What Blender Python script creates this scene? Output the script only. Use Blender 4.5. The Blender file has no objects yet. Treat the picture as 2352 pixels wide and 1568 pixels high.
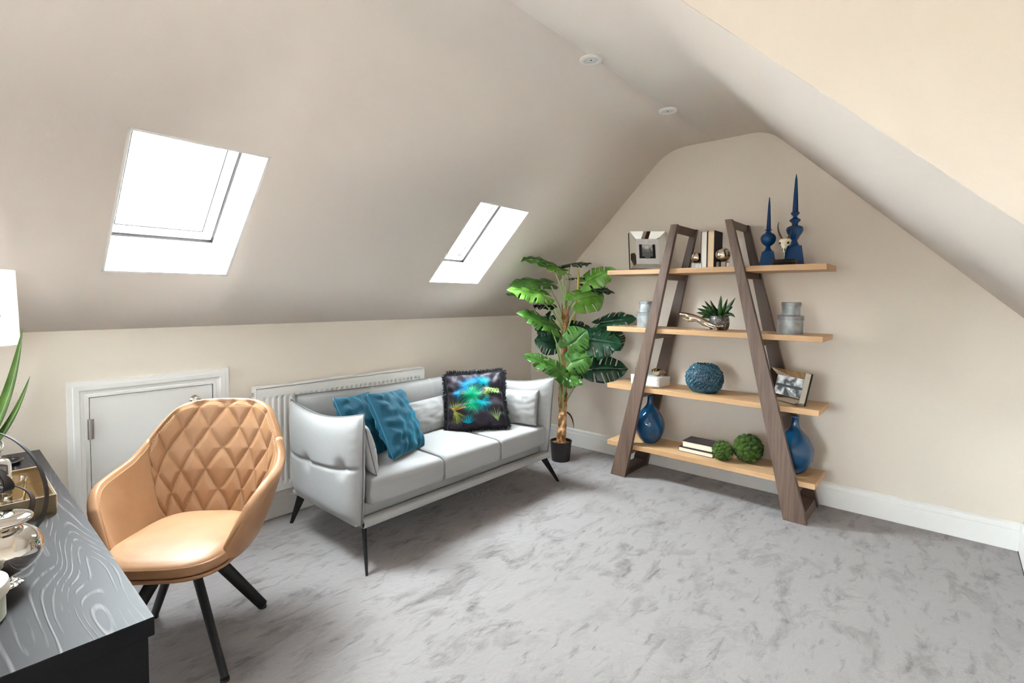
import bpy, bmesh, math, random
from math import sin, cos, pi, radians as R, sqrt, exp
from mathutils import Vector as V, Matrix, noise
random.seed(7)
SC = bpy.context.scene
COL = SC.collection

# ------------------------------------------------------------------ camera, world, exposure
cam = bpy.data.cameras.new('camera')
cam.sensor_width = 36.0
cam.lens = 17.775
cam.shift_y = -0.02171
cam.clip_start = 0.02
co = bpy.data.objects.new('camera', cam)
COL.objects.link(co)
FW = V((0.75283467, 0.65675608, -0.04371954))
roll = 0.0072
th = 0.7173
r0 = V((sin(th), -cos(th), 0)); u0 = r0.cross(FW)
RX = r0 * cos(roll) + u0 * sin(roll); UX = u0 * cos(roll) - r0 * sin(roll)
m = Matrix((RX, UX, -FW)).transposed().to_4x4()
m.translation = V((-4.0273, -3.246, 1.42))
co.matrix_world = m
SC.camera = co

SKY = 97.0
w = bpy.data.worlds.new('overcast_sky'); SC.world = w; w.use_nodes = True
wn = w.node_tree.nodes; wl = w.node_tree.links
bg = wn['Background']
tc = wn.new('ShaderNodeTexCoord'); sep = wn.new('ShaderNodeSeparateXYZ'); cr = wn.new('ShaderNodeValToRGB')
wl.new(tc.outputs['Generated'], sep.inputs[0]); mz = wn.new('ShaderNodeMath'); mz.operation = 'MULTIPLY_ADD'; mz.inputs[1].default_value = .5; mz.inputs[2].default_value = .5
wl.new(sep.outputs['Z'], mz.inputs[0]); wl.new(mz.outputs[0], cr.inputs[0])
cr.color_ramp.elements[0].position = 0.495; cr.color_ramp.elements[0].color = (0.22, 0.21, 0.19, 1)
e_ = cr.color_ramp.elements.new(.505); e_.color = (0.58, 0.64, 0.68, 1)
cr.color_ramp.elements[-1].position = 0.68; cr.color_ramp.elements[-1].color = (0.87, 0.945, 1.0, 1)
# broad brightening of the haze towards the hidden sun (over the skylight side of the roof)
dt = wn.new('ShaderNodeVectorMath'); dt.operation = 'DOT_PRODUCT'; dt.inputs[1].default_value = (-.10, .72, .68)
wl.new(tc.outputs['Generated'], dt.inputs[0])
mr = wn.new('ShaderNodeMapRange'); mr.interpolation_type = 'SMOOTHSTEP'; mr.inputs['From Min'].default_value = -.2; mr.inputs['From Max'].default_value = 1.0
mr.inputs['To Min'].default_value = .35; mr.inputs['To Max'].default_value = 1.9
wl.new(dt.outputs['Value'], mr.inputs['Value'])
mm = wn.new('ShaderNodeVectorMath'); mm.operation = 'SCALE'; wl.new(cr.outputs[0], mm.inputs[0]); wl.new(mr.outputs[0], mm.inputs['Scale'])
wl.new(mm.outputs[0], bg.inputs['Color']); bg.inputs['Strength'].default_value = SKY

vs = SC.view_settings
vs.view_transform = 'Standard'; vs.look = 'None'; vs.gamma = 1.0; vs.exposure = 0.0
try: vs.use_curve_mapping = False
except Exception: pass
cy = SC.cycles
cy.max_bounces = 12; cy.diffuse_bounces = 8; cy.glossy_bounces = 6; cy.transmission_bounces = 8
cy.transparent_max_bounces = 12; cy.use_denoising = True
cy.sample_clamp_indirect = 25.0
cy.caustics_reflective = False; cy.caustics_refractive = False

# ------------------------------------------------------------------ materials
MATS = {}
def mat(name, col=(.5, .5, .5), rough=.5, metal=0.0, bump=None, vary=None, coat=0.0, sheen=0.0, spec=None, trans=0.0, ior=1.45, alpha=None, sss=0):
    if name in MATS: return MATS[name]
    M = bpy.data.materials.new(name); M.use_nodes = True
    nt = M.node_tree; N = nt.nodes; L = nt.links; p = N['Principled BSDF']
    p.inputs['Base Color'].default_value = (*col, 1)
    p.inputs['Roughness'].default_value = rough; p.inputs['Metallic'].default_value = metal
    if coat: p.inputs['Coat Weight'].default_value = coat; p.inputs['Coat Roughness'].default_value = .05
    if sheen: p.inputs['Sheen Weight'].default_value = sheen; p.inputs['Sheen Roughness'].default_value = .4
    if spec is not None: p.inputs['Specular IOR Level'].default_value = spec
    if trans: p.inputs['Transmission Weight'].default_value = trans
    p.inputs['IOR'].default_value = ior
    t = N.new('ShaderNodeTexCoord')
    if bump:
        for k, (sc, dist) in enumerate([bump] if not isinstance(bump, list) else bump):
            n = N.new('ShaderNodeTexNoise'); n.inputs['Scale'].default_value = sc; n.inputs['Detail'].default_value = 3
            L.new(t.outputs['Object'], n.inputs['Vector'])
            b = N.new('ShaderNodeBump'); b.inputs['Distance'].default_value = dist; b.inputs['Strength'].default_value = 1
            L.new(n.outputs['Fac'], b.inputs['Height'])
            prev = p.inputs['Normal'].links[0].from_socket if p.inputs['Normal'].links else None
            if prev: L.new(prev, b.inputs['Normal'])
            L.new(b.outputs[0], p.inputs['Normal'])
    if vary:
        sc, col2, lo, hi = vary
        n = N.new('ShaderNodeTexNoise'); n.inputs['Scale'].default_value = sc; n.inputs['Detail'].default_value = 5
        L.new(t.outputs['Object'], n.inputs['Vector'])
        rr = N.new('ShaderNodeValToRGB'); rr.color_ramp.elements[0].position = lo; rr.color_ramp.elements[1].position = hi
        rr.color_ramp.elements[0].color = (*col, 1); rr.color_ramp.elements[1].color = (*col2, 1)
        L.new(n.outputs['Fac'], rr.inputs[0]); L.new(rr.outputs[0], p.inputs['Base Color'])
    MATS[name] = M
    return M

def wood(name, c1, c2, scale=(1, 1, 1), rough=.5, bands=6, dist=3.0, bump=.0005, fine=(60, 60, 2), c3=None):
    if name in MATS: return MATS[name]
    M = bpy.data.materials.new(name); M.use_nodes = True
    nt = M.node_tree; N = nt.nodes; L = nt.links; p = N['Principled BSDF']
    p.inputs['Roughness'].default_value = rough
    t = N.new('ShaderNodeTexCoord'); mp = N.new('ShaderNodeMapping'); mp.inputs['Scale'].default_value = scale
    L.new(t.outputs['Object'], mp.inputs['Vector'])
    wv = N.new('ShaderNodeTexWave'); wv.wave_type = 'BANDS'; wv.bands_direction = 'X'
    wv.inputs['Scale'].default_value = bands; wv.inputs['Distortion'].default_value = dist
    wv.inputs['Detail'].default_value = 3; wv.inputs['Detail Scale'].default_value = 1.2
    L.new(mp.outputs[0], wv.inputs['Vector'])
    mp2 = N.new('ShaderNodeMapping'); mp2.inputs['Scale'].default_value = fine
    L.new(t.outputs['Object'], mp2.inputs['Vector'])
    n = N.new('ShaderNodeTexNoise'); n.inputs['Scale'].default_value = 3; n.inputs['Detail'].default_value = 4
    L.new(mp2.outputs[0], n.inputs['Vector'])
    mx = N.new('ShaderNodeMath'); mx.operation = 'MULTIPLY'
    L.new(wv.outputs['Fac'], mx.inputs[0]); L.new(n.outputs['Fac'], mx.inputs[1])
    rr = N.new('ShaderNodeValToRGB'); rr.color_ramp.elements[0].position = .1; rr.color_ramp.elements[1].position = .6
    rr.color_ramp.elements[0].color = (*c1, 1); rr.color_ramp.elements[1].color = (*c2, 1)
    L.new(mx.outputs[0], rr.inputs[0]); L.new(rr.outputs[0], p.inputs['Base Color'])
    b = N.new('ShaderNodeBump'); b.inputs['Distance'].default_value = bump
    L.new(mx.outputs[0], b.inputs['Height']); L.new(b.outputs[0], p.inputs['Normal'])
    MATS[name] = M
    return M

PAINT = mat('beige_wall_paint', (.745, .675, .595), .85, bump=(220, .0004))
PAINTC = mat('brightened_ceiling_paint', (.85, .795, .75), .85, bump=(220, .0004))  # wall paint made paler: brightness missing overhead is put into the colour
WHITE = mat('white_gloss_paint', (.83, .82, .80), .35)
WHITEM = mat('white_matt_paint', (.85, .84, .82), .7)
FABRIC = mat('pale_grey_weave', (.275, .271, .267), .95, bump=[(900, .0006)], vary=(500, (.345, .341, .337), .35, .65), sheen=.08)
PIPING = mat('dark_grey_piping', (.13, .13, .13), .8)
VELVET = mat('teal_velvet', (.0, .055, .098), .75, bump=(60, .0015), sheen=.45)
MATS['teal_velvet'].node_tree.nodes['Principled BSDF'].inputs['Sheen Tint'].default_value = (.05, .5, .7, 1)
VELVETP = mat('teal_piping', (.01, .13, .2), .6, sheen=.8)
SATIN = mat('purple_black_satin', (.018, .012, .022), .55, bump=(35, .0015), sheen=.08, spec=.3)
FRINGE = mat('black_fringe_yarn', (.006, .006, .009), .95)
LEATHER = mat('tan_leather', (.27, .138, .066), .47, bump=[(350, .0003), (40, .0004)], vary=(6, (.335, .185, .098), .35, .7), spec=.38)
STITCH = mat('pale_stitching', (.75, .5, .28), .7)
BLACKM = mat('black_powder_coat', (.008, .008, .009), .45, spec=.3)
BLACKG = mat('black_gloss', (.012, .008, .008), .2)
CHROME = mat('chrome', (.78, .74, .68), .05, 1.0)
NICKEL = mat('polished_nickel', (.72, .62, .5), .08, 1.0)
STEEL = mat('brushed_steel', (.55, .54, .52), .3, 1.0)
BRONZE = mat('bronze_mirror', (.72, .6, .44), .06, 1.0)
BRONZEG = mat('smoked_bronze_glass', (.42, .33, .2), .08, .85)
MIRROR = mat('silver_mirror', (.86, .87, .84), .03, 1.0)
OAK = wood('pale_oak', (.47, .28, .135), (.60, .39, .215), (1, .12, 1), .5, 9, 4, .0003, (12, 1.0, 30))
WALNUT = wood('brown_stained_oak', (.07, .041, .029), (.15, .096, .071), (1, 1, .12), .5, 14, 3, .0003, (20, 20, .8))
def desk_material():
    M = bpy.data.materials.new('black_ash_desk'); M.use_nodes = True
    N = M.node_tree.nodes; L = M.node_tree.links; p = N['Principled BSDF']
    p.inputs['Roughness'].default_value = .5; p.inputs['Specular IOR Level'].default_value = .2
    t = N.new('ShaderNodeTexCoord')
    def nz(sc, mp_, det=3, dist=0.0):
        mp = N.new('ShaderNodeMapping'); mp.inputs['Scale'].default_value = mp_; L.new(t.outputs['Object'], mp.inputs['Vector'])
        n = N.new('ShaderNodeTexNoise'); n.inputs['Scale'].default_value = sc; n.inputs['Detail'].default_value = det; n.inputs['Distortion'].default_value = dist
        L.new(mp.outputs[0], n.inputs['Vector']); return n.outputs['Fac']
    def mth(op, a, b):
        m_ = N.new('ShaderNodeMath'); m_.operation = op
        for i, s_ in enumerate((a, b)):
            if isinstance(s_, (int, float)): m_.inputs[i].default_value = s_
            else: L.new(s_, m_.inputs[i])
        return m_.outputs[0]
    low = nz(2.2, (2.4, .34, 1), 2)                     # cathedral contours of a slow field
    ring = mth('SINE', mth('MULTIPLY', low, 190.0), 0)
    fine = nz(60, (1.0, .05, 1), 3)                     # pores along the grain
    ra = N.new('ShaderNodeMapRange'); ra.inputs['From Min'].default_value = .5; ra.inputs['From Max'].default_value = 1.0; L.new(ring, ra.inputs['Value'])
    rb = N.new('ShaderNodeMapRange'); rb.inputs['From Min'].default_value = .45; rb.inputs['From Max'].default_value = .62; L.new(fine, rb.inputs['Value'])
    f = mth('MULTIPLY', ra.outputs[0], rb.outputs[0])
    mx = N.new('ShaderNodeMix'); mx.data_type = 'RGBA'; mx.inputs[6].default_value = (.016, .013, .014, 1); mx.inputs[7].default_value = (.085, .076, .076, 1)
    L.new(f, mx.inputs[0]); L.new(mx.outputs[2], p.inputs['Base Color'])
    b = N.new('ShaderNodeBump'); b.inputs['Distance'].default_value = .0003; L.new(f, b.inputs['Height']); L.new(b.outputs[0], p.inputs['Normal'])
    return M
DESK = desk_material()
DESKS = mat('black_desk_side', (.0035, .0033, .0038), .6, bump=(150, .0003), spec=.12)
BLUEG = mat('blue_glazed_glass', (.001, .045, .12), .07, coat=.35)
BLUEC = mat('deep_blue_ceramic', (.0005, .034, .12), .16, coat=.1, spec=.4)
PETAL = mat('lit_blue_petal', (.02, .085, .14), .22, vary=(30, (.06, .19, .24), .4, .7), coat=.5)  # petals paler than the body, light on the relief painted in
BLUET = mat('shaded_blue_ceramic', (.003, .016, .04), .4, vary=(30, (.006, .03, .05), .4, .7), coat=.4)  # body darkened: shade between the petals is put into the colour
MOSS = mat('green_moss', (.025, .062, .004), .95, bump=(160, .003), vary=(40, (.055, .115, .008), .3, .7), sheen=.2)
GALV = mat('galvanised_zinc', (.30, .32, .33), .45, .35, vary=(18, (.5, .53, .54), .4, .65), bump=(60, .0004))
GALVL = mat('zinc_lid', (.22, .22, .23), .45, .4, vary=(30, (.33, .34, .35), .35, .7))
PAPER = mat('cream_page_block', (.80, .72, .58), .9)
COVER = mat('black_book_cover', (.02, .014, .018), .55)
BOXW = mat('white_lacquer', (.85, .84, .82), .3)
POTR = mat('silvered_bark_pot', (.10, .09, .09), .4, .5, bump=(40, .004), vary=(55, (.5, .47, .44), .45, .7))
SOIL = mat('bark_chips', (.30, .16, .07), .9, bump=(120, .01), vary=(90, (.65, .42, .25), .4, .7))
PLASTIC = mat('black_plastic_pot', (.018, .014, .015), .55)
TRUNK = mat('tan_bark', (.22, .09, .03), .85, bump=(30, .01), vary=(14, (.62, .36, .17), .4, .6))
PETI = mat('pale_green_stem', (.30, .42, .16), .4)
BONE = mat('bone', (.82, .74, .55), .6, bump=(60, .002))
HORN = mat('dark_horn', (.035, .02, .015), .4)
DARK = mat('dark_hollow', (.02, .015, .01), .9)
JAR = mat('sage_stone', (.42, .44, .36), .65, bump=(150, .0004))
JARL = mat('stone_lid', (.55, .51, .45), .6, bump=(150, .0004))
SHADE = mat('white_lamp_shade', (.88, .88, .88), .9)
MATS['white_lamp_shade'].node_tree.nodes['Principled BSDF'].inputs['Emission Color'].default_value = (1, .98, .95, 1)
MATS['white_lamp_shade'].node_tree.nodes['Principled BSDF'].inputs['Emission Strength'].default_value = .45
ALOE = mat('aloe_green', (.045, .12, .015), .35, vary=(9, (.14, .25, .05), .4, .7))
AGAVE = mat('agave_green', (.012, .05, .01), .35, vary=(14, (.05, .14, .03), .4, .7))
GLASS = mat('clear_glass', (1, 1, 1), .0, trans=1.0, ior=1.45)
MATB = mat('white_mount_board', (.80, .80, .80), .9)
PHB = mat('print_black', (.012, .012, .012), .5); PHG = mat('print_grey', (.16, .16, .16), .5); PHW = mat('print_white', (.62, .62, .62), .5)
BRICKM = mat('pale_red_brick', (.0175, .0150, .0135), .9, vary=(7, (.020, .0175, .0165), .4, .6)); MORTAR = mat('mortar', (.6, .58, .54), .9)

def leafmat(name, c1, c2, rough, tr):
    M = bpy.data.materials.new(name); M.use_nodes = True
    N = M.node_tree.nodes; L = M.node_tree.links; p = N['Principled BSDF']; out = N['Material Output']
    t = N.new('ShaderNodeTexCoord'); n = N.new('ShaderNodeTexNoise'); n.inputs['Scale'].default_value = 12; n.inputs['Detail'].default_value = 3
    L.new(t.outputs['Object'], n.inputs['Vector'])
    r = N.new('ShaderNodeValToRGB'); r.color_ramp.elements[0].position = .35; r.color_ramp.elements[1].position = .65
    r.color_ramp.elements[0].color = (*c1, 1); r.color_ramp.elements[1].color = (*c2, 1)
    L.new(n.outputs['Fac'], r.inputs[0]); L.new(r.outputs[0], p.inputs['Base Color'])
    p.inputs['Roughness'].default_value = rough
    tl = N.new('ShaderNodeBsdfTranslucent'); L.new(r.outputs[0], tl.inputs['Color'])
    mx = N.new('ShaderNodeMixShader'); mx.inputs[0].default_value = tr
    L.new(p.outputs[0], mx.inputs[1]); L.new(tl.outputs[0], mx.inputs[2]); L.new(mx.outputs[0], out.inputs['Surface'])
    MATS[name] = M
    return M
LEAFL = leafmat('lit_green_leaf', (.10, .30, .03), (.24, .50, .10), .25, .35)  # paler green for the top leaves, strong skylight put into the colour
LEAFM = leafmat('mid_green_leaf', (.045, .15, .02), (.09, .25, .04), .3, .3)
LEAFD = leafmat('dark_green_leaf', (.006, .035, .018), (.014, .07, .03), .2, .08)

def paneglass():
    M = bpy.data.materials.new('window_glass'); M.use_nodes = True
    N = M.node_tree.nodes; L = M.node_tree.links; out = N['Material Output']
    tr = N.new('ShaderNodeBsdfTransparent'); tr.inputs[0].default_value = (.97, .985, .98, 1)
    gl = N.new('ShaderNodeBsdfGlossy'); gl.inputs['Roughness'].default_value = .02
    lw = N.new('ShaderNodeLayerWeight'); lw.inputs[0].default_value = .5; fr = N.new('ShaderNodeMath'); fr.operation = 'POWER'; fr.inputs[1].default_value = 5; L.new(lw.outputs['Facing'], fr.inputs[0])
    mx = N.new('ShaderNodeMixShader'); L.new(fr.outputs[0], mx.inputs[0]); L.new(tr.outputs[0], mx.inputs[1]); L.new(gl.outputs[0], mx.inputs[2])
    L.new(mx.outputs[0], out.inputs['Surface'])
    return M
PANE = paneglass()

def carpetmat():
    M = bpy.data.materials.new('grey_plush_carpet'); M.use_nodes = True
    N = M.node_tree.nodes; L = M.node_tree.links; p = N['Principled BSDF']
    p.inputs['Roughness'].default_value = .95; p.inputs['Sheen Weight'].default_value = .35; p.inputs['Sheen Roughness'].default_value = .5
    t = N.new('ShaderNodeTexCoord')
    def nz(scale, det, mapscale=(1, 1, 1), rot=0, dist=0, rough=.5):
        mp = N.new('ShaderNodeMapping'); mp.inputs['Scale'].default_value = mapscale; mp.inputs['Rotation'].default_value = (0, 0, rot)
        L.new(t.outputs['Object'], mp.inputs['Vector'])
        n = N.new('ShaderNodeTexNoise'); n.inputs['Scale'].default_value = scale; n.inputs['Detail'].default_value = det
        n.inputs['Distortion'].default_value = dist; n.inputs['Roughness'].default_value = rough
        L.new(mp.outputs[0], n.inputs['Vector'])
        return n
    def ramp(src, lo, hi):
        r = N.new('ShaderNodeValToRGB'); r.color_ramp.elements[0].position = lo; r.color_ramp.elements[1].position = hi
        L.new(src.outputs['Fac'], r.inputs[0]); return r.outputs[0]
    a = ramp(nz(3.6, 6, (1.0, 2.0, 1), .75, .5, .66), .50, .64)       # brushed patches
    b = ramp(nz(9, 4, (.8, 2.2, 1), -.3, .5, .6), .56, .68)        # smaller dabs
    c = ramp(nz(1.6, 2, (1, 1, 1), 0, 0), .35, .7)
    def mth(op, x, y):
        m_ = N.new('ShaderNodeMath'); m_.operation = op; m_.use_clamp = True
        for i, s in enumerate((x, y)):
            if isinstance(s, float): m_.inputs[i].default_value = s
            else: L.new(s, m_.inputs[i])
        return m_.outputs[0]
    f = mth('ADD', mth('MULTIPLY', a, mth('ADD', mth('MULTIPLY', c, .75), .2)), mth('MULTIPLY', b, .55))
    mx = N.new('ShaderNodeMix'); mx.data_type = 'RGBA'
    mx.inputs[6].default_value = (.275, .248, .245, 1); mx.inputs[7].default_value = (.095, .079, .075, 1)
    L.new(f, mx.inputs[0])
    fine = nz(420, 2, (1, 1, 1)); mx2 = N.new('ShaderNodeMix'); mx2.data_type = 'RGBA'; mx2.blend_type = 'MULTIPLY'
    r2 = N.new('ShaderNodeValToRGB'); r2.color_ramp.elements[0].position = .3; r2.color_ramp.elements[0].color = (.8, .8, .8, 1)
    r2.color_ramp.elements[1].position = .7; r2.color_ramp.elements[1].color = (1.1, 1.1, 1.1, 1)
    L.new(fine.outputs['Fac'], r2.inputs[0]); mx2.inputs[0].default_value = .9
    L.new(mx.outputs[2], mx2.inputs[6]); L.new(r2.outputs[0], mx2.inputs[7]); L.new(mx2.outputs[2], p.inputs['Base Color'])
    b1 = N.new('ShaderNodeBump'); b1.inputs['Distance'].default_value = .004; L.new(fine.outputs['Fac'], b1.inputs['Height'])
    b2 = N.new('ShaderNodeBump'); b2.inputs['Distance'].default_value = .003; b2.invert = True; L.new(f, b2.inputs['Height'])
    wr = nz(9, 3, (1, 1.5, 1), .4, 2.5); b3 = N.new('ShaderNodeBump'); b3.inputs['Distance'].default_value = .004; L.new(wr.outputs['Fac'], b3.inputs['Height'])
    L.new(b1.outputs[0], b2.inputs['Normal']); L.new(b2.outputs[0], b3.inputs['Normal']); L.new(b3.outputs[0], p.inputs['Normal'])
    return M
CARPET = carpetmat()

# ------------------------------------------------------------------ helpers
def mesh(name, verts, faces, m, parent=None, smooth=False, loc=None, rot=None, mod=None):
    me = bpy.data.meshes.new(name)
    me.from_pydata([tuple(v) for v in verts], [], faces)
    bm = bmesh.new(); bm.from_mesh(me)
    bmesh.ops.recalc_face_normals(bm, faces=bm.faces); bm.to_mesh(me); bm.free()
    me.materials.append(m)
    if smooth: me.shade_smooth()
    o = bpy.data.objects.new(name, me); COL.objects.link(o)
    if parent: o.parent = parent
    if loc: o.location = loc
    if rot: o.rotation_euler = rot
    return o
def tag(o, label=None, cat=None, group=None, kind=None):
    if label: o['label'] = label
    if cat: o['category'] = cat
    if group: o['group'] = group
    if kind: o['kind'] = kind
    return o
def thing(name, label, cat, loc=(0, 0, 0), rz=0, group=None):
    o = bpy.data.objects.new(name, None); COL.objects.link(o); o.empty_display_size = .05
    o.location = loc; o.rotation_euler = (0, 0, rz)
    return tag(o, label, cat, group)
def struct(name, label=None):
    o = bpy.data.objects.new(name, None); COL.objects.link(o); o['kind'] = 'structure'
    if label: o['label'] = label
    return o
class G:
    """geometry collector"""
    def __init__(s): s.v = []; s.f = []
    def add(s, v, f):
        n = len(s.v); s.v += [V(a) for a in v]; s.f += [tuple(i + n for i in q) for q in f]; return s
    def box(s, lo, hi):
        x0, y0, z0 = lo; x1, y1, z1 = hi
        return s.add([(x0, y0, z0), (x1, y0, z0), (x1, y1, z0), (x0, y1, z0), (x0, y0, z1), (x1, y0, z1), (x1, y1, z1), (x0, y1, z1)],
                     [(0, 3, 2, 1), (4, 5, 6, 7), (0, 1, 5, 4), (1, 2, 6, 5), (2, 3, 7, 6), (3, 0, 4, 7)])
    def hexa(s, pts): return s.add(pts, [(0, 3, 2, 1), (4, 5, 6, 7), (0, 1, 5, 4), (1, 2, 6, 5), (2, 3, 7, 6), (3, 0, 4, 7)])
    def grid(s, fn, nu, nv, cu=False, cv=False):
        vs_ = [fn(i / (nu if cu else nu - 1), j / (nv if cv else nv - 1)) for i in range(nu) for j in range(nv)]
        fs = []
        for i in range(nu if cu else nu - 1):
            for j in range(nv if cv else nv - 1):
                a = i * nv + j; b = ((i + 1) % nu) * nv + j; c = ((i + 1) % nu) * nv + (j + 1) % nv; d = i * nv + (j + 1) % nv
                fs.append((a, b, c, d))
        return s.add(vs_, fs)
    def lathe(s, prof, n=40, c=(0, 0, 0), cap=True):
        s.grid(lambda u, v: None, 2, 2) if 0 else None
        P = len(prof); vs_ = []
        for i in range(n):
            a = 2 * pi * i / n
            for r, z in prof: vs_.append((c[0] + r * cos(a), c[1] + r * sin(a), c[2] + z))
        fs = [(i * P + j, ((i + 1) % n) * P + j, ((i + 1) % n) * P + j + 1, i * P + j + 1) for i in range(n) for j in range(P - 1)]
        if cap:
            fs.append(tuple(i * P for i in range(n))[::-1]); fs.append(tuple(i * P + P - 1 for i in range(n)))
        return s.add(vs_, fs)
    def tube(s, pts, rad, n=8, closed=False):
        pts = [V(p) for p in pts]; k = len(pts); vs_ = []
        up = V((0, 0, 1)); last = None
        for i, p in enumerate(pts):
            a = pts[(i - 1) % k] if (closed or i > 0) else p; b = pts[(i + 1) % k] if (closed or i < k - 1) else p
            t = (b - a).normalized()
            if last is None: nrm = t.orthogonal().normalized()
            else: nrm = (last - t * last.dot(t)).normalized()
            last = nrm; bn = t.cross(nrm); r = rad[i] if isinstance(rad, (list, tuple)) else rad
            for j in range(n):
                q = 2 * pi * j / n; vs_.append(p + (nrm * cos(q) + bn * sin(q)) * r)
        fs = [(i * n + j, ((i + 1) % k) * n + j, ((i + 1) % k) * n + (j + 1) % n, i * n + (j + 1) % n) for i in range(k if closed else k - 1) for j in range(n)]
        if not closed: fs += [tuple(range(n))[::-1], tuple((k - 1) * n + j for j in range(n))]
        return s.add(vs_, fs)
    def ball(s, c, r, nu=20, nv=12):
        r = (r, r, r) if not isinstance(r, (tuple, list)) else r
        return s.grid(lambda u, v: (c[0] + r[0] * cos(2 * pi * u) * sin(pi * (v * .996 + .002)), c[1] + r[1] * sin(2 * pi * u) * sin(pi * (v * .996 + .002)), c[2] + r[2] * cos(pi * (v * .996 + .002))), nu, nv, True)
    def make(s, name, m, parent=None, smooth=False, bevel=0, seg=2, **k):
        o = mesh(name, s.v, s.f, m, parent, smooth, **k)
        if bevel:
            b = o.modifiers.new('bevel', 'BEVEL'); b.width = bevel; b.segments = seg; b.limit_method = 'ANGLE'; b.angle_limit = R(40)
        if smooth and smooth != 'all':
            pass
        return o
def autosmooth(o, deg=35):
    me = o.data
    bm = bmesh.new(); bm.from_mesh(me)
    for e in bm.edges:
        if len(e.link_faces) == 2: e.smooth = e.calc_face_angle(0) < R(deg)
    for f in bm.faces: f.smooth = True
    bm.to_mesh(me); bm.free()
    return o
def smoothstep(a, b, x):
    t = max(0, min(1, (x - a) / (b - a))); return t * t * (3 - 2 * t)
def lerp(a, b, t): return a + (b - a) * t
def interp(tab, x):
    if x <= tab[0][0]: return tab[0][1]
    for (a, b), (c, d) in zip(tab, tab[1:]):
        if x <= c: return b + (d - b) * (x - a) / (c - a)
    return tab[-1][1]
def spline(pts, n):
    pts = [V(p) for p in pts]; out = []; k = len(pts)
    for i in range(n):
        t = i / (n - 1) * (k - 1); j = min(int(t), k - 2); u = t - j
        p0 = pts[max(j - 1, 0)]; p1 = pts[j]; p2 = pts[j + 1]; p3 = pts[min(j + 2, k - 1)]
        out.append(.5 * ((2 * p1) + (p2 - p0) * u + (2 * p0 - 5 * p1 + 4 * p2 - p3) * u * u + (3 * p1 - p0 - 3 * p2 + p3) * u ** 3))
    return out
def closed_spline(pts, n):
    pts = [V(p) for p in pts]; k = len(pts); out = []
    for i in range(n):
        t = i / n * k; j = int(t); u = t - j
        p0, p1, p2, p3 = (pts[(j + q) % k] for q in (-1, 0, 1, 2))
        out.append(.5 * ((2 * p1) + (p2 - p0) * u + (2 * p0 - 5 * p1 + 4 * p2 - p3) * u * u + (3 * p1 - p0 - 3 * p2 + p3) * u ** 3))
    return out

# ------------------------------------------------------------------ the room
HK, W1, W2, HC, WR = 1.2401, 1.4359, 2.1939, 2.6447, 3.59
XB, XD = -8.2, -2.9035
ANG = math.atan((HC - HK) / W1)
T0, T1 = .1997, .5845
SKYL = [(-3.5141, -2.9742), (-1.5949, -1.0664), (-7.30, -6.76)]

G().box((XB - .1, -WR - .4, -.05), (.1, .1, 0)).make('floor', CARPET)['kind'] = 'structure'
bpy.data.objects['floor']['label'] = 'pale grey plush carpet with brushed darker patches'
G().box((XB - .1, 0, -.05), (.1, .12, HK)).make('wall_left', PAINT)['kind'] = 'structure'
G().box((0, -WR - .1, -.05), (.12, .0, 3.0)).make('wall_end', PAINT)['kind'] = 'structure'
g = G(); BY0, BY1, BZ0, BZ1 = -2.2, -.8, .6, 1.9
g.box((XB - .12, -WR - .1, -.05), (XB, BY0, 3.0)); g.box((XB - .12, BY1, -.05), (XB, .1, 3.0)); g.box((XB - .12, BY0, -.05), (XB, BY1, BZ0)); g.box((XB - .12, BY0, BZ1), (XB, BY1, 3.0))
g.make('wall_back', PAINT)['kind'] = 'structure'
# right knee wall and the dormer front with an added window opening
zR = HC - (WR - W2) * math.tan(ANG)
g = G(); g.box((XD, -WR - .12, -.05), (0, -WR, zR + .05))
DX0, DX1, DZ0, DZ1 = -5.2, -4.4, 1.1, 2.0
g.box((DX1, -WR - .12, -.05), (XD, -WR, 2.9)); g.box((XB - .1, -WR - .12, -.05), (DX0, -WR, 2.9))
g.box((DX0, -WR - .12, -.05), (DX1, -WR, DZ0)); g.box((DX0, -WR - .12, DZ1), (DX1, -WR, 2.9))
g.make('wall_right', PAINT)['kind'] = 'structure'
# dormer cheek, a triangle over the slope
sl = lambda y: HC - (-y - W2) * math.tan(ANG)
v = [(XD, -W2 + .05, HC), (XD, -WR, sl(-WR)), (XD, -WR, HC + .05), (XD, -W2 + .05, HC + .05)]
vv = [(XD, -W2, HC), (XD, -WR, sl(-WR)), (XD, -WR, HC + .02)]
v2 = [(XD + .12, a[1], a[2] + .004) for a in vv]
mesh('wall_cheek', vv + v2, [(0, 1, 2), (5, 4, 3), (0, 3, 4, 1), (1, 4, 5, 2), (2, 5, 3, 0)], PAINT)['kind'] = 'structure'

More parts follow.
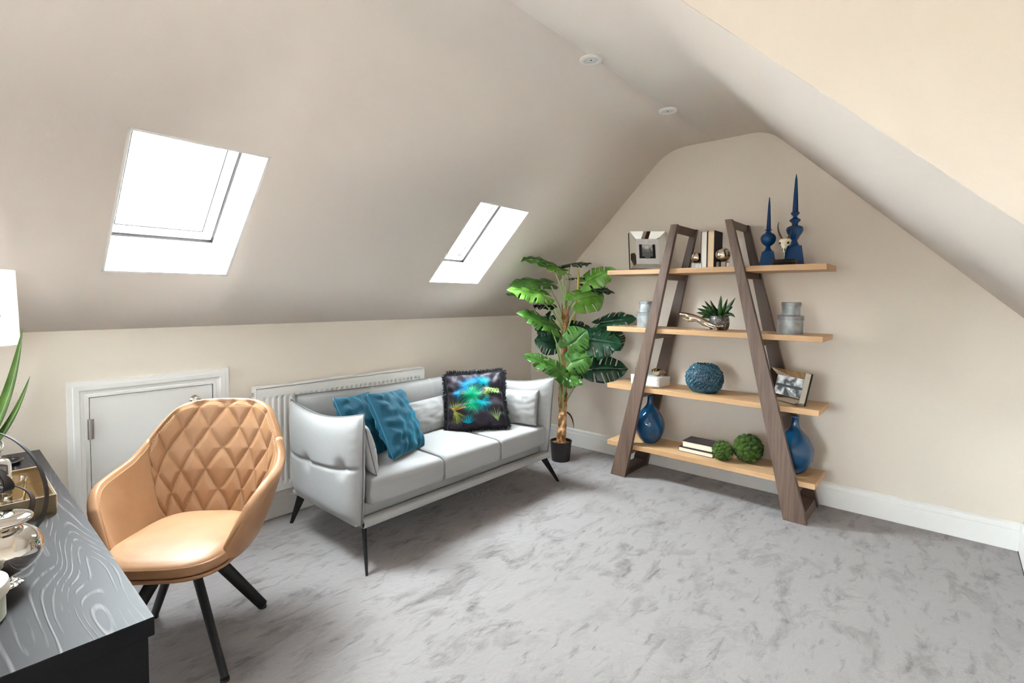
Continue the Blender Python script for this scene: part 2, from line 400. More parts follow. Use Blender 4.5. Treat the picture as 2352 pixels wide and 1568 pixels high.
# ceiling: rounded profile over knee wall, left slope, flat, right slope
def roundc(p, a, b, r, n=8):
    da = (V(a) - V(p)).normalized() * r; db = (V(b) - V(p)).normalized() * r; P = V(p); out = []
    for i in range(n + 1):
        t = i / n; out.append((P + da) * (1 - t) ** 2 + P * 2 * t * (1 - t) + (P + db) * t * t)
    return [(q[0], q[1]) for q in out]
c0, c1, c2, c3 = (0, HK), (-W1, HC), (-W2, HC), (-WR - .05, HC - (WR + .05 - W2) * math.tan(ANG))
rL = roundc(c1, c0, c2, .16); rR = roundc(c2, c1, c3, .12)
tp = lambda t: (c0[0] + (c1[0] - c0[0]) * t, c0[1] + (c1[1] - c0[1]) * t)
base = [tp(0), tp(T0), tp(T1)] + rL
def ceil_mesh(name, prof, xs, holes, outward):
    vs_ = []; fs = []; P = len(prof)
    for x in xs:
        for (y, z) in prof: vs_.append((x, y, z))
    for i in range(len(xs) - 1):
        for j in range(P - 1):
            if (i, j) in holes: continue
            fs.append((i * P + j, (i + 1) * P + j, (i + 1) * P + j + 1, i * P + j + 1))
    me = bpy.data.meshes.new(name); me.from_pydata(vs_, [], fs); me.materials.append(PAINTC)
    o = bpy.data.objects.new(name, me); COL.objects.link(o); o['kind'] = 'structure'
    bm = bmesh.new(); bm.from_mesh(me); bm.normal_update(); bm.faces.ensure_lookup_table()
    if bm.faces[0].normal.z > 0: bmesh.ops.reverse_faces(bm, faces=bm.faces)
    bm.to_mesh(me); bm.free(); me.shade_smooth()
    s_ = o.modifiers.new('thickness', 'SOLIDIFY'); s_.thickness = .27; s_.offset = -1; s_.use_even_offset = True; s_.use_rim = True
    return o
xs = sorted([XB - .05, XD, .02] + [a for s_ in SKYL for a in s_])
holes = {(xs.index(a), 1) for a, b in SKYL}
for a, b in SKYL: assert xs.index(b) == xs.index(a) + 1 or True
holes = set()
for i in range(len(xs) - 1):
    for a, b in SKYL:
        if xs[i] >= a - 1e-6 and xs[i + 1] <= b + 1e-6: holes.add((i, 1))
# slope flat-shading kept exact by duplicated knots either side of the roundings
ceil_mesh('ceiling_left', base + [(-(W1 + W2) / 2, HC)], xs, holes, 1)
ceil_mesh('ceiling_right_rear', [(-(W1 + W2) / 2, HC)] + rR + [c3], [XB - .05, -5.31], set(), 1)
ceil_mesh('ceiling_right', [(-(W1 + W2) / 2, HC)] + rR + [c3], [XD + .01, .02], set(), 1)
vr = [(-5.30, a[1], a[2]) for a in vv]; v2 = [(-5.42, a[1], a[2] + .004) for a in vv]
mesh('wall_cheek_rear', vr + v2, [(0, 1, 2), (5, 4, 3), (0, 3, 4, 1), (1, 4, 5, 2), (2, 5, 3, 0)], PAINT)['kind'] = 'structure'
G().box((-5.4, -WR - .1, HC), (XD, -(W1 + W2) / 2, HC + .2)).make('ceiling', PAINTC)['kind'] = 'structure'
# outer pad above the right ceiling joint is covered by the solid thickness

# baseboards (moulded section), all runs
SEC = [(0, 0), (.020, 0), (.020, .118), (.0175, .121), (.0175, .124), (.016, .128), (.016, .150), (.012, .156), (.006, .162), (0, .163)]
def board(name, p0, p1, inn, label=None):
    p0, p1, inn = V((*p0, 0)), V((*p1, 0)), V((*inn, 0)); vs_ = []; P = len(SEC)
    for p in (p0, p1):
        for d, z in SEC: vs_.append(p + inn * d + V((0, 0, z + (.006 if name == 'baseboard_right' else 0))))
    fs = [(j, j + 1, P + j + 1, P + j) for j in range(P - 1)] + [tuple(range(P)), tuple(range(P, 2 * P))[::-1]]
    o = mesh(name, vs_, fs, WHITE); o['kind'] = 'structure'
    return o
board('baseboard_left', (-2.885, 0), (0, 0), (0, -1)); board('baseboard_rear', (XB, 0), (-3.61, 0), (0, -1))
board('baseboard_end', (0, -WR), (0, 0), (-1, 0)); board('baseboard_right', (XB, -WR), (0, -WR), (0, 1))

G().box((XB, -WR + .001, .001), (-.03, -WR + .0225, .006)).make('gap_shade_strip', DARK)['kind'] = 'structure'  # dark strip put in for the shaded gap under the right baseboard
# skylights
S_ = V((0, c1[0] - c0[0], c1[1] - c0[1])); SLEN = S_.length; S_.normalize(); NN = V((0, -S_.z, S_.y)); NN = -NN if NN.z < 0 else NN
def skylight(idx, xa, xb):
    root = struct('window_%d' % idx, 'white skylight set in a deep white reveal of the sloping ceiling')
    b0 = SLEN * T0; b1 = SLEN * T1; dep = .27
    def Wd(x, s, n): return V((x, 0, HK)) + S_ * s + NN * n
    def bar(g, x0, x1, s0, s1, n0, n1):
        g.hexa([Wd(x0, s0, n0), Wd(x1, s0, n0), Wd(x1, s1, n0), Wd(x0, s1, n0), Wd(x0, s0, n1), Wd(x1, s0, n1), Wd(x1, s1, n1), Wd(x0, s1, n1)])
    t = .012
    for k, a in enumerate([(xa, xb, b0, b0 + t), (xa, xb, b1 - t, b1), (xa, xa + t, b0, b1), (xb - t, xb, b0, b1)]):
        g = G(); bar(g, a[0], a[1], a[2], a[3], .001, dep); g.make('reveal_board', WHITEM, root)
    def ringf(name, ins, wd, n0, n1, m):
        g = G(); X0, X1, A, B = xa + ins, xb - ins, b0 + ins, b1 - ins
        bar(g, X0, X1, A, A + wd, n0, n1); bar(g, X0, X1, B - wd, B, n0, n1); bar(g, X0, X0 + wd, A + wd, B - wd, n0, n1); bar(g, X1 - wd, X1, A + wd, B - wd, n0, n1)
        return g.make(name, m, root, bevel=.002)
    ringf('frame', .0, .022, dep - .03, dep + .06, WHITE)
    ringf('sash', .026, .05, dep - .012, dep + .05, WHITE)
    ringf('gasket', .0755, .006, dep - .010, dep + .030, PLASTIC)
    ringf('seal', .0215, .0045, dep - .031, dep + .012, PLASTIC)
    g = G(); bar(g, xa + .07, xb - .07, b0 + .07, b1 - .07, dep + .03, dep + .034); g.make('pane', PANE, root)
for i, (a, b) in enumerate(SKYL): skylight(i + 1, a, b)
# added dormer window, out of view, brightening the low wall opposite
root = struct('window_4', 'added white casement window in the dormer front, out of view')
g = G(); y0, y1 = -WR - .09, -WR - .03
for (x0, x1, z0, z1) in [(DX0, DX1, DZ0, DZ0 + .06), (DX0, DX1, DZ1 - .06, DZ1), (DX0, DX0 + .06, DZ0, DZ1), (DX1 - .06, DX1, DZ0, DZ1), (-4.82, -4.78, DZ0, DZ1)]:
    g.box((x0, y0, z0), (x1, y1, z1))
g.make('frame', WHITE, root)
G().box((DX0 + .05, -WR - .065, DZ0 + .05), (DX1 - .05, -WR - .06, DZ1 - .05)).make('pane', PANE, root)
G().box((DX0 - .03, -WR - .1, DZ0 - .03), (DX1 + .03, -WR + .05, DZ0)).make('sill', WHITE, root, bevel=.004)

root = struct('window_5', 'added white casement window in the rear gable, out of view')  # unseen rear window, added to light the end wall
g = G()
for (ya, yb, za, zb) in [(BY0, BY1, BZ0, BZ0 + .06), (BY0, BY1, BZ1 - .06, BZ1), (BY0, BY0 + .06, BZ0, BZ1), (BY1 - .06, BY1, BZ0, BZ1), (-1.53, -1.47, BZ0, BZ1)]:
    g.box((XB - .09, ya, za), (XB - .03, yb, zb))
g.make('frame', WHITE, root)
G().box((XB - .065, BY0 + .05, BZ0 + .05), (XB - .06, BY1 - .05, BZ1 - .05)).make('pane', PANE, root)
# brick chimney outside the first skylight
ch = thing('outside_chimney', 'pale red brick chimney outside, washed out by daylight through the left skylight', 'chimney', (-2.5, 1.75, 1.3))
G().box((-.135, -.20, -1.3), (.135, .20, 1.85)).make('mortar_core', MORTAR, ch)
for row in range(18):
    z = .50 + row * .083
    if row % 2: spans = [(-.14, -.010), (.002, .14)]
    else: spans = [(-.14, .075), (.087, .14)]
    for a, b in spans: G().box((a, -.206, z), (b, -.11, z + .070)).make('brick', BRICKM, ch, bevel=.003)
    G().box((-.142, -.10, z), (-.06, .10, z + .070)).make('brick', BRICKM, ch, bevel=.003)

# access hatch in the knee wall
d = struct('door_1', 'small white access hatch with moulded frame behind the tan chair')
CS = [(0, .000), (0, .018), (.02, .018), (.024, .024), (.045, .024), (.052, .017), (.066, .013), (.070, .017), (.083, .017), (.083, 0)]
def casing(path, name):
    P = len(CS)
    # mitred: path = list of (x,z) with inward normal offsets
    vs_ = []
    for (x, z, ix, iz) in path:
        for w_, dpt in CS: vs_.append((x + ix * w_, -dpt, z + iz * w_))
    n = len(path); fs = [(i * P + j, i * P + j + 1, (i + 1) * P + j + 1, (i + 1) * P + j) for i in range(n - 1) for j in range(P - 1)]
    fs += [tuple(range(P)), tuple((n - 1) * P + j for j in range(P))]
    return mesh(name, vs_, fs, WHITE, d)
X0, X1, ZT = -3.612, -2.882, .988
casing([(X0, 0, 1, 0), (X0, ZT, 1, -1), (X1, ZT, -1, -1), (X1, 0, -1, 0)], 'door_frame')
dp = G().box((X0 + .087, -.008, .015), (X1 - .087, .02, ZT - .087)).make('door_panel', WHITE, d, bevel=.002)
G().box((X0 + .078, -.003, .0), (X1 - .078, -.001, ZT - .078)).make('door_gap', BLACKM, d)
def hinge(z):
    g = G(); g.tube([(X0 + .086, -.022, z - .05), (X0 + .086, -.022, z + .05)], .006, 12); g.box((X0 + .075, -.020, z - .05), (X0 + .1, -.017, z + .05))
    h = g.make('hinge', STEEL, d); autosmooth(h)
hinge(.745); hinge(.2)
g = G(); g.lathe([(.026, 0), (.026, .006), (.010, .008), (.010, .022), (.02, .03), (.024, .04), (.02, .05), (.0, .052)], 28, cap=False)
k = g.make('door_knob', CHROME, d, True, loc=(-3.062, -.008, .826), rot=(R(90), 0, 0))

# ceiling downlights
def downlight(x, label):
    t = thing('downlight', label, 'ceiling light', (x, -1.7993, HC), 0, 'recessed ceiling downlights')
    g = G(); g.lathe([(.034, -.002), (.036, -.010), (.045, -.0125), (.0575, -.009), (.058, -.001), (.058, 0)], 48, cap=False); g.make('trim_ring', WHITE, t, True)
    G().lathe([(.0, -.004), (.012, -.005), (.034, -.006), (.036, -.003)], 40, cap=False).make('lens', mat('frosted_lens', (.75, .78, .8), .3), t, True)
    G().ball((0, 0, -.0065), (.004, .004, .002), 10, 6).make('led_chip', DARK, t, True)
downlight(-1.7655, 'round white recessed downlight, larger in view, nearer the camera'); downlight(-.8367, 'round white recessed downlight nearer the end wall')

# ------------------------------------------------------------------ radiator
rad = thing('radiator', 'white panel radiator on the low wall behind the grey sofa', 'radiator', (-2.7625, -.11, .20))
LR, HR = 1.277, .655
NF = 33
def radpanel(u, v_):
    x = u * LR; z = v_ * HR
    y = 0
    if .035 < z < HR - .055 and .03 < x < LR - .03:
        ph = ((x - .03) / (LR - .06) * NF) % 1
        e = smoothstep(.035, .055, z) * (1 - smoothstep(HR - .075, HR - .055, z))
        y = .010 * e * (smoothstep(.12, .3, ph) * (1 - smoothstep(.7, .88, ph)))
    return (x, y, z)
g = G()
us = [0, .02 / LR, .03 / LR]
for kf in range(NF):
    for q in (.12, .3, .7, .88): us.append((.03 + (LR - .06) * (kf + q) / NF) / LR)
us += [1 - .03 / LR, 1]
vz = [0, .034 / HR, .045 / HR, .055 / HR, .5, 1 - .075 / HR, 1 - .065 / HR, 1 - .054 / HR, 1 - .01 / HR, 1]
vs_ = [radpanel(a, b) for a in us for b in vz]; P = len(vz)
fs = [(i * P + j, (i + 1) * P + j, (i + 1) * P + j + 1, i * P + j + 1) for i in range(len(us) - 1) for j in range(P - 1)]
o = G().add(vs_, fs).make('front_panel', WHITE, rad); sm = o.modifiers.new('t', 'SOLIDIFY'); sm.thickness = .0015
G().box((-.004, 0.0, 0), (.0, .065, HR + .004)).make('end_cap', WHITE, rad, bevel=.001)
G().box((LR, 0, 0), (LR + .004, .065, HR + .004)).make('end_cap', WHITE, rad, bevel=.001)
G().box((0, .058, .01), (LR, .066, HR - .01)).make('rear_panel', WHITE, rad)
tg = G(); tg.box((0, .0, HR - .004), (LR, .008, HR + .006)); tg.box((0, .055, HR - .004), (LR, .066, HR + .006))
tg.make('top_rail', WHITE, rad)
g = G()
for i in range(106): g.box((.006 + i * .012, .008, HR), (.0145 + i * .012, .055, HR + .004))
tagg = g.make('grille_slats', WHITE, rad); tagg['kind'] = 'stuff'
G().tube([(-.012, .03, HR - .035), (-.002, .03, HR - .035)], .012, 20).make('bleed_plug', STEEL, rad)
G().box((.15, .06, .1), (.2, .11, .5)).make('bracket', WHITE, rad); G().box((LR - .2, .06, .1), (LR - .15, .11, .5)).make('bracket', WHITE, rad)
pts = [(.02, .03, .02), (.02, .03, -.06), (.02, .03, -.2)]
G().tube(pts, .008, 10).make('pipe', WHITE, rad); G().tube([(LR - .02, .03, .02), (LR - .02, .03, -.2)], .008, 10).make('pipe', WHITE, rad)

# ------------------------------------------------------------------ sofa
sofa = thing('sofa', 'long pale grey three seat sofa with dark piping and thin black legs', 'sofa', (0, 0, 0))
def ycorn(t):  # pinch factor to the corners
    return t
def arm(side):
    # outline in (y,z): back edge y -.27, front edge, top dips in the middle
    xm = -2.605 if side < 0 else -1.005
    yb, yf = -.235, -1.005
    def pt(u, v_, s_):
        # u 0 back..1 front ; v 0 bottom..1 top ; s -1/+1 faces
        top = .79 + .035 * (u) - .055 * sin(pi * u) ** .9
        if u < .08: top -= .0
        bot = .225 + .03 * (1 - u) * 0 
        rb = .07
        y = lerp(yb, yf, u)
        # lower back corner rounding
        z = lerp(bot, top, v_)
        y += (.03 * (1 - v_) ** 3) * (-1 if u < .5 else 1) * abs(2 * u - 1)
        y += -.02 * (v_ ** 4) * (u ** 6)
        e = (1 - abs(2 * u - 1) ** 5) ** .6 * (1 - abs(2 * v_ - 1) ** 7) ** .5 if 0 < u < 1 and 0 < v_ < 1 else 0
        th_ = .060 * e
        # horizontal seam plus two tufts, corner wrinkles
        sv = .50 + .05 * (u - .5)
        seam = .010 * exp(-((v_ - sv) / .018) ** 2)
        tuft = 0
        for tu, tv in ((.36, .49), (.83, .525)):
            du = (u - tu) * .8; dv = (v_ - tv) * .58
            tuft += .024 * exp(-(du * du + dv * dv) / .0018)
        wr = .0022 * sin(v_ * 70 + 3 * sin(u * 9)) * smoothstep(.90, .98, u) * smoothstep(.5, .7, v_) * (1 - smoothstep(.93, .98, v_))
        dx = th_ - (seam + tuft) * min(1, e * 1.5) * (1 if s_ == side else .3) + wr * e
        lean = .012 * (v_ - .5) * side
        return (xm + lean + s_ * max(dx, .0), y, z)
    NU, NV = 64, 72
    g = G()
    for s_ in (-1, 1): g.grid(lambda a, b, s_=s_: pt(a, b, s_), NU, NV)
    o = g.make('arm', FABRIC, sofa, True)
    wl_ = o.modifiers.new('w', 'WELD'); wl_.merge_threshold = .0004
    # piping around the visible edge
    path = [pt(0, t / 16, 1) for t in range(3, 17)] + [pt(t / 30, 1, 1) for t in range(1, 31)] + [pt(1, 1 - t / 16, 1) for t in range(1, 17)]
    path = [(xm + .012 * (-.5 + .5) , p[1], p[2]) if 0 else (p[0], p[1], p[2]) for p in path]
    G().tube(path, .0045, 8).make('piping', PIPING if 1 else FABRIC, o, True)
    return o
arm(-1); arm(1)
# backrest
def backpt(u, v_, s_):
    x = lerp(-2.575, -1.035, u); z = lerp(.24, .815, v_)
    x += .03 * (abs(2 * u - 1) ** 8) * (1 if u > .5 else -1) * (v_ ** 3) * .6
    z -= .02 * sin(pi * u) * v_
    e = (1 - abs(2 * u - 1) ** 12) ** .6 * (1 - abs(2 * v_ - 1) ** 6) ** .5 if 0 < u < 1 and 0 < v_ < 1 else 0
    wr = .003 * sin(v_ * 60) * (1 - smoothstep(.02, .1, u)) + .003 * sin(v_ * 60) * smoothstep(.9, .98, u)
    seam = .006 * exp(-((abs(u - .5) - .167) / .004) ** 2) * smoothstep(.0, .2, v_)
    return (x, -.275 + .055 * (v_ - .5) + s_ * (.068 * e - seam * (s_ < 0)) + wr * e, z)
g = G()
for s_ in (-1, 1): g.grid(lambda a, b, s_=s_: backpt(a, b, s_), 90, 40)
o = g.make('backrest', FABRIC, sofa, True); o.modifiers.new('w', 'WELD').merge_threshold = .0004
path = [backpt(0, t / 12, 1) for t in range(6, 13)] + [backpt(t / 40, 1, 1) for t in range(1, 41)] + [backpt(1, 1 - t / 12, 1) for t in range(1, 7)]
G().tube(path, .004, 8).make('piping', PIPING, o, True)
# seat cushions
def superbox(fn, nu=36, nv=30):
    g = G()
    for s_ in (-1, 1): g.grid(lambda a, b, s_=s_: fn(a, b, s_), nu, nv)
    return g
cx_ = [-2.548, -2.035, -1.535, -1.035]
for i in range(3):
    xa, xb = cx_[i] + .002, cx_[i + 1] - .002
    def cpt(u, v_, s_):
        u = .5 - .5 * cos(pi * u); v_ = .5 - .5 * cos(pi * v_)
        A = abs(2 * u - 1); B = abs(2 * v_ - 1)
        e = (max(0, 1 - A ** 40) ** .45) * (max(0, 1 - B ** 30) ** .45)
        crown = .016 * (1 - A ** 2) * (1 - B ** 2)
        h = .074 * e + (crown if s_ > 0 else -.0)
        bul = .022 * (v_ ** 14)
        rip = .0015 * sin(v_ * 160) * (1 - smoothstep(.0, .10, u)) * smoothstep(.5, .7, v_) if i == 0 else 0
        return (lerp(xa, xb, u), lerp(-.33, -.975, v_) - bul * e, .384 + s_ * h + rip * e)
    o = superbox(cpt).make('seat_cushion', FABRIC, sofa, True); o.modifiers.new('w', 'WELD').merge_threshold = .0004
    pth = [cpt(.5 + .5 * t, .999, 0) for t in (-1, 1)]
    G().tube([(xb + .001, -.60, .462), (xb + .001, -.94, .456), (xb + .001, -.975, .44), (xb + .001, -.984, .42), (xb + .001, -.984, .33)], .0022, 6).make('piping', PIPING, o, True) if i < 2 else None
# recessed plinth, rail under cushions
G().box((-2.56, -.93, .25), (-1.05, -.25, .325)).make('plinth', FABRIC, sofa, bevel=.01)
def railpt(u, v_):
    x = lerp(-2.60, -1.01, u); a = v_ * 2 * pi
    r1, r2 = .030, .024
    return (x, -.975 + r1 * (abs(cos(a)) ** .6) * (1 if cos(a) > 0 else -1), .243 + r2 * (abs(sin(a)) ** .6) * (1 if sin(a) > 0 else -1))
G().grid(railpt, 24, 24, False, True).make('front_rail', FABRIC, sofa, True)
G().box((-2.62, -.95, .217), (-.99, -.25, .245)).make('base', FABRIC, sofa, bevel=.012)
def sofaleg(top, bot):
    top = V(top); bot = V(bot); d_ = V((.8, .6, 0)).normalized()
    g = G(); n = 12
    w0, w1 = .030, .010
    cc = []
    dr_ = V((-1.8 - bot.x, -.6 - bot.y, 0)); dr_ = V((1 if dr_.x > 0 else -1, 1 if dr_.y > 0 else -1, 0)).normalized(); dt_ = V((-dr_.y, dr_.x, 0))
    for p, ww, tt in ((bot, w1, .005), (top, w0, .007)):
        for sx, sy in ((-1, -1), (1, -1), (1, 1), (-1, 1)): cc.append(p + dr_ * sx * ww + dt_ * sy * tt)
    g.hexa(cc); g.make('leg', BLACKM, sofa, bevel=.002)
sofaleg((-2.565, -.945, .225), (-2.612, -1.043, 0)); sofaleg((-1.02, -.93, .225), (-.885, -.99, 0))
sofaleg((-2.57, -.30, .235), (-2.59, -.175, 0)); sofaleg((-1.02, -.30, .235), (-.90, -.20, 0))

# ------------------------------------------------------------------ cushions on the sofa
def cushion(name, label, cat, c, nrm, up, w_, h_, t_, m, pipe=None, piper=.004, group=None, wr=.006, seed=0, pinch=.07, crumple=3.0):
    nrm = V(nrm).normalized(); up = V(up); up = (up - nrm * up.dot(nrm)).normalized(); rt = up.cross(nrm)
    t = thing(name, label, cat, c, 0, group)
    Rm = Matrix((rt, up, nrm)).transposed().to_4x4()
    t.matrix_world = Matrix.Translation(V(c)) @ Rm
    def fn(u, v_, s_):
        a, b = 2 * u - 1, 2 * v_ - 1
        X = a * w_ / 2 * (1 - pinch * (1 - b * b)); Y = b * h_ / 2 * (1 - pinch * (1 - a * a))
        e = max(0, (1 - a * a)) ** .5 * max(0, (1 - b * b)) ** .5
        e = e ** .75
        n1 = noise.noise(V((a * crumple + seed, b * crumple * 1.3, s_ * 2.0)))
        n2 = sin(14 * b + 5 * noise.noise(V((a * 2, b * 2, seed)))) * (abs(a) ** 2) + sin(14 * a + 5 * noise.noise(V((a * 2, b * 2, seed + 9)))) * (abs(b) ** 2)
        z = s_ * (t_ / 2 * e) + (wr * n2 + wr * 1.6 * n1) * min(1, e * 2.2) * (1 if s_ > 0 else -1)
        return (X, Y, z)
    g = G()
    for s_ in (-1, 1): g.grid(lambda x, y, s_=s_: fn(x, y, s_), 44, 44)
    o = g.make('cover', m, t, True); o.modifiers.new('w', 'WELD').merge_threshold = .0003
    if pipe:
        n = 24; pth = [fn(i / n, 0, 1) for i in range(n)] + [fn(1, i / n, 1) for i in range(n)] + [fn(1 - i / n, 1, 1) for i in range(n)] + [fn(0, 1 - i / n, 1) for i in range(n)]
        G().tube(pth, piper, 6, True).make('piping', pipe, t, True)
    return t, fn

cushion('velvet_cushion', 'teal velvet cushion in front, leaning on the other teal one', 'cushion', (-2.158, -.68, .646), (.427, -.781, .455), (-.119, .451, .885), .41, .41, .15, VELVET, VELVETP, .0035, 'teal velvet cushions', .008, 1, .045)
cushion('velvet_cushion', 'teal velvet cushion behind, partly covered by its twin', 'cushion', (-2.322, -.575, .632), (.469, -.758, .453), (-.148, .439, .886), .41, .41, .13, VELVET, VELVETP, .0035, 'teal velvet cushions', .006, 4, .045)
cushion('grey_cushion', 'small grey cushion tucked against the inside of the left sofa arm', 'cushion', (-2.475, -.80, .595), (.92, -.28, .22), (-.25, .05, 1), .30, .27, .10, FABRIC, PIPING, .003, 'small grey sofa cushions', .003, 7, .04)
cushion('grey_cushion', 'long grey lumbar cushion on the sofa between teal and palm print cushions', 'cushion', (-1.70, -.44, .572), (.16, -.93, .34), (-.05, .33, .94), .46, .235, .12, FABRIC, PIPING, .003, 'small grey sofa cushions', .003, 9, .03)
cushion('grey_cushion', 'small grey cushion at the right end of the sofa, right of the palm cushion', 'cushion', (-1.125, -.80, .592), (-.93, -.22, .25), (.22, .1, .97), .30, .265, .11, FABRIC, PIPING, .003, 'small grey sofa cushions', .0025, 12, .05)

def palm_cushion(label, c, nrm, up, seed, full=True):
    t, fn = cushion('palm_cushion', label, 'cushion', c, nrm, up, .425, .425, .15, SATIN, None, group='dark palm print cushions', wr=.009, seed=seed, pinch=.05)
    # fringe: many short yarn tufts round the seam
    rnd = random.Random(seed); g = G(); n = 300
    for side in range(4):
        for i in range(n):
            q = (i + rnd.random()) / n
            uv, dr = {0: ((q, 0), (0, -1)), 1: ((1, q), (1, 0)), 2: ((1 - q, 1), (0, 1)), 3: ((0, 1 - q), (-1, 0))}[side]
            p = V(fn(uv[0], uv[1], 1)); dd = V((dr[0] + rnd.uniform(-.5, .5), dr[1] + rnd.uniform(-.5, .5), rnd.uniform(-.7, .7))).normalized()
            q_ = p + dd * rnd.uniform(.018, .034); s_ = dd.orthogonal().normalized() * .003; s2 = dd.cross(s_).normalized() * .003
            g.add([p + s_, p - s_, p + s2, q_ + s_ * .6, q_ - s_ * .6, q_ + s2 * .6], [(0, 1, 4, 3), (1, 2, 5, 4), (2, 0, 3, 5), (3, 4, 5)])
    o = g.make('fringe', FRINGE, t); o['kind'] = 'stuff'
    edge = [fn(i / 24, 0, 1) for i in range(24)] + [fn(1, i / 24, 1) for i in range(24)] + [fn(1 - i / 24, 1, 1) for i in range(24)] + [fn(0, 1 - i / 24, 1) for i in range(24)]
    G().tube(edge, .009, 8, True).make('piping', FRINGE, t, True)
    # printed palms laid on the front
    cols = {'teal': (.0, .22, .30), 'green': (.0, .26, .12), 'blue': (.01, .16, .32), 'olive': (.16, .20, .03), 'lime': (.2, .32, .1), 'orange': (.5, .14, .02)}
    def P3(x, y):
        p = V(fn(min(.985, max(.015, x)), min(.985, max(.015, y)), 1)); return p + V((0, 0, .0009))
    def strip(g, x0, y0, x1, y1, w0, w1, bend=0, n=6):
        dx, dy = x1 - x0, y1 - y0; L_ = sqrt(dx * dx + dy * dy) + 1e-9; nx, ny = -dy / L_, dx / L_; vs_ = []
        for i in range(n + 1):
            s_ = i / n; b = bend * 4 * s_ * (1 - s_) * L_; ww = lerp(w0, w1, s_) * .5
            for q in (-1, 1): vs_.append(P3(x0 + dx * s_ + nx * (b + q * ww), y0 + dy * s_ + ny * (b + q * ww)))
        g.add(vs_, [(2 * i, 2 * i + 1, 2 * i + 3, 2 * i + 2) for i in range(n)])
    def burst(name, cx, cy, r, a0, a1, n, c_, w0=.012):
        g = G()
        for i in range(n):
            a = lerp(a0, a1, i / (n - 1)) + rnd.uniform(-.03, .03); rr = r * rnd.uniform(.75, 1.05)
            strip(g, cx, cy, cx + cos(a) * rr, cy + sin(a) * rr, w0, .001, rnd.uniform(-.06, .06))
        o = g.make(name, mat('print_' + c_, cols[c_], .7, spec=.15), t); o['kind'] = 'stuff'
    if full:
        burst('palm_print', .45, .56, .29, 0, 2 * pi, 90, 'green'); burst('palm_print', .66, .77, .17, -.8, 4.2, 60, 'teal')
        burst('palm_print', .38, .74, .20, .3, 4.8, 60, 'blue'); burst('palm_print', .53, .78, .17, .5, 3.6, 40, 'blue')
        burst('palm_print', .62, .42, .20, -3.4, .9, 60, 'teal'); burst('palm_print', .46, .40, .22, -3.2, .1, 44, 'green')
        burst('palm_print', .22, .60, .15, 1.2, 5, 30, 'blue'); burst('palm_print', .35, .06, .17, .2, 2.7, 26, 'teal')
        burst('palm_print', .12, .30, .32, -1.75, -.5, 18, 'olive'); burst('palm_print', .12, .30, .26, .3, 2.2, 14, 'olive')
        burst('palm_print', .86, .08, .25, 1.1, 2.4, 10, 'lime'); burst('palm_print', .66, .56, .14, -.9, .9, 18, 'olive')
        g = G(); strip(g, .12, .31, .33, .34, .022, .022); strip(g, .10, .36, .15, .24, .03, .02); g.make('palm_trunk_print', mat('print_orange', cols['orange'], .4), t)
        g = G()
        for k in range(5): strip(g, .70 + k * .05, .56, .74 + k * .05, .66, .03, .02); strip(g, .70 + k * .05, .67, .74 + k * .05, .58, .03, .02)
        g.make('palm_print', mat('print_lime', cols['lime'], .4), t)
    else:
        burst('palm_print', .85, .25, .3, .5, 3.5, 24, 'lime'); burst('palm_print', .9, .6, .2, 1, 4, 14, 'blue')
palm_cushion('dark palm print cushion with black fringe, in front', (-1.421, -.62, .658), (-.624, -.586, .517), (.311, .42, .852), 3)
palm_cushion('dark fringed palm cushion mostly hidden behind the front palm cushion', (-1.315, -.535, .640), (-.62, -.66, .42), (.25, .34, .9), 5, False)

# ------------------------------------------------------------------ A-frame shelving unit
sh = thing('shelving_unit', 'four tier A-frame shelving unit, brown frames and pale oak shelves, against end wall', 'shelf', (0, 0, 0))
XF, XR, ZT_ = -.462, -.053, 1.958
frames = [((-1.203, -1.331), (-1.669, -1.717)), ((-2.465, -2.600), (-2.052, -2.098))]
SZ = [1.641, 1.190, .728, .262]; TH = .037
for (b0, b1), (t0, t1) in frames:
    fr = None
    fo = bpy.data.objects.new('side_frame', None); COL.objects.link(fo); fo.parent = sh
    for x0, x1, nm in ((XF, XF + .036, 'front_leg'), (XR - .036, XR, 'rear_leg')):
        g = G(); g.hexa([(x0, b1, 0), (x1, b1, 0), (x1, b0, 0), (x0, b0, 0), (x0, t1, ZT_), (x1, t1, ZT_), (x1, t0, ZT_), (x0, t0, ZT_)])
        g.make(nm, WALNUT, fo, bevel=.0025)
    def yz(z, k): return lerp(b0, t0, z / ZT_) if k == 0 else lerp(b1, t1, z / ZT_)
    rails = [(ZT_ - .055, ZT_)] + [(z - TH - .045, z - TH) for z in SZ] + [(.0, .05)]
    for i, (za, zb) in enumerate(rails):
        g = G(); m0a, m1a = yz(za, 0), yz(za, 1); m0b, m1b = yz(zb, 0), yz(zb, 1)
        ia = .012 * (1 if m0a > m1a else -1)
        xa, xb = XF + .036, XR - .036
        g.hexa([(xa, m1a + ia, za), (xb, m1a + ia, za), (xb, m0a - ia, za), (xa, m0a - ia, za), (xa, m1b + ia, zb), (xb, m1b + ia, zb), (xb, m0b - ia, zb), (xa, m0b - ia, zb)])
        g.make('cross_rail', WALNUT, fo, bevel=.002)
for z, dy0, dy1 in zip(SZ, (.012, .008, -.004, -.012), (-.012, -.004, .004, .012)):
    G().box((-.424, -2.643 + dy1, z - TH), (-.090, -1.135 + dy0, z)).make('shelf_board', OAK, sh, bevel=.002)

def place(z): return z + .0005
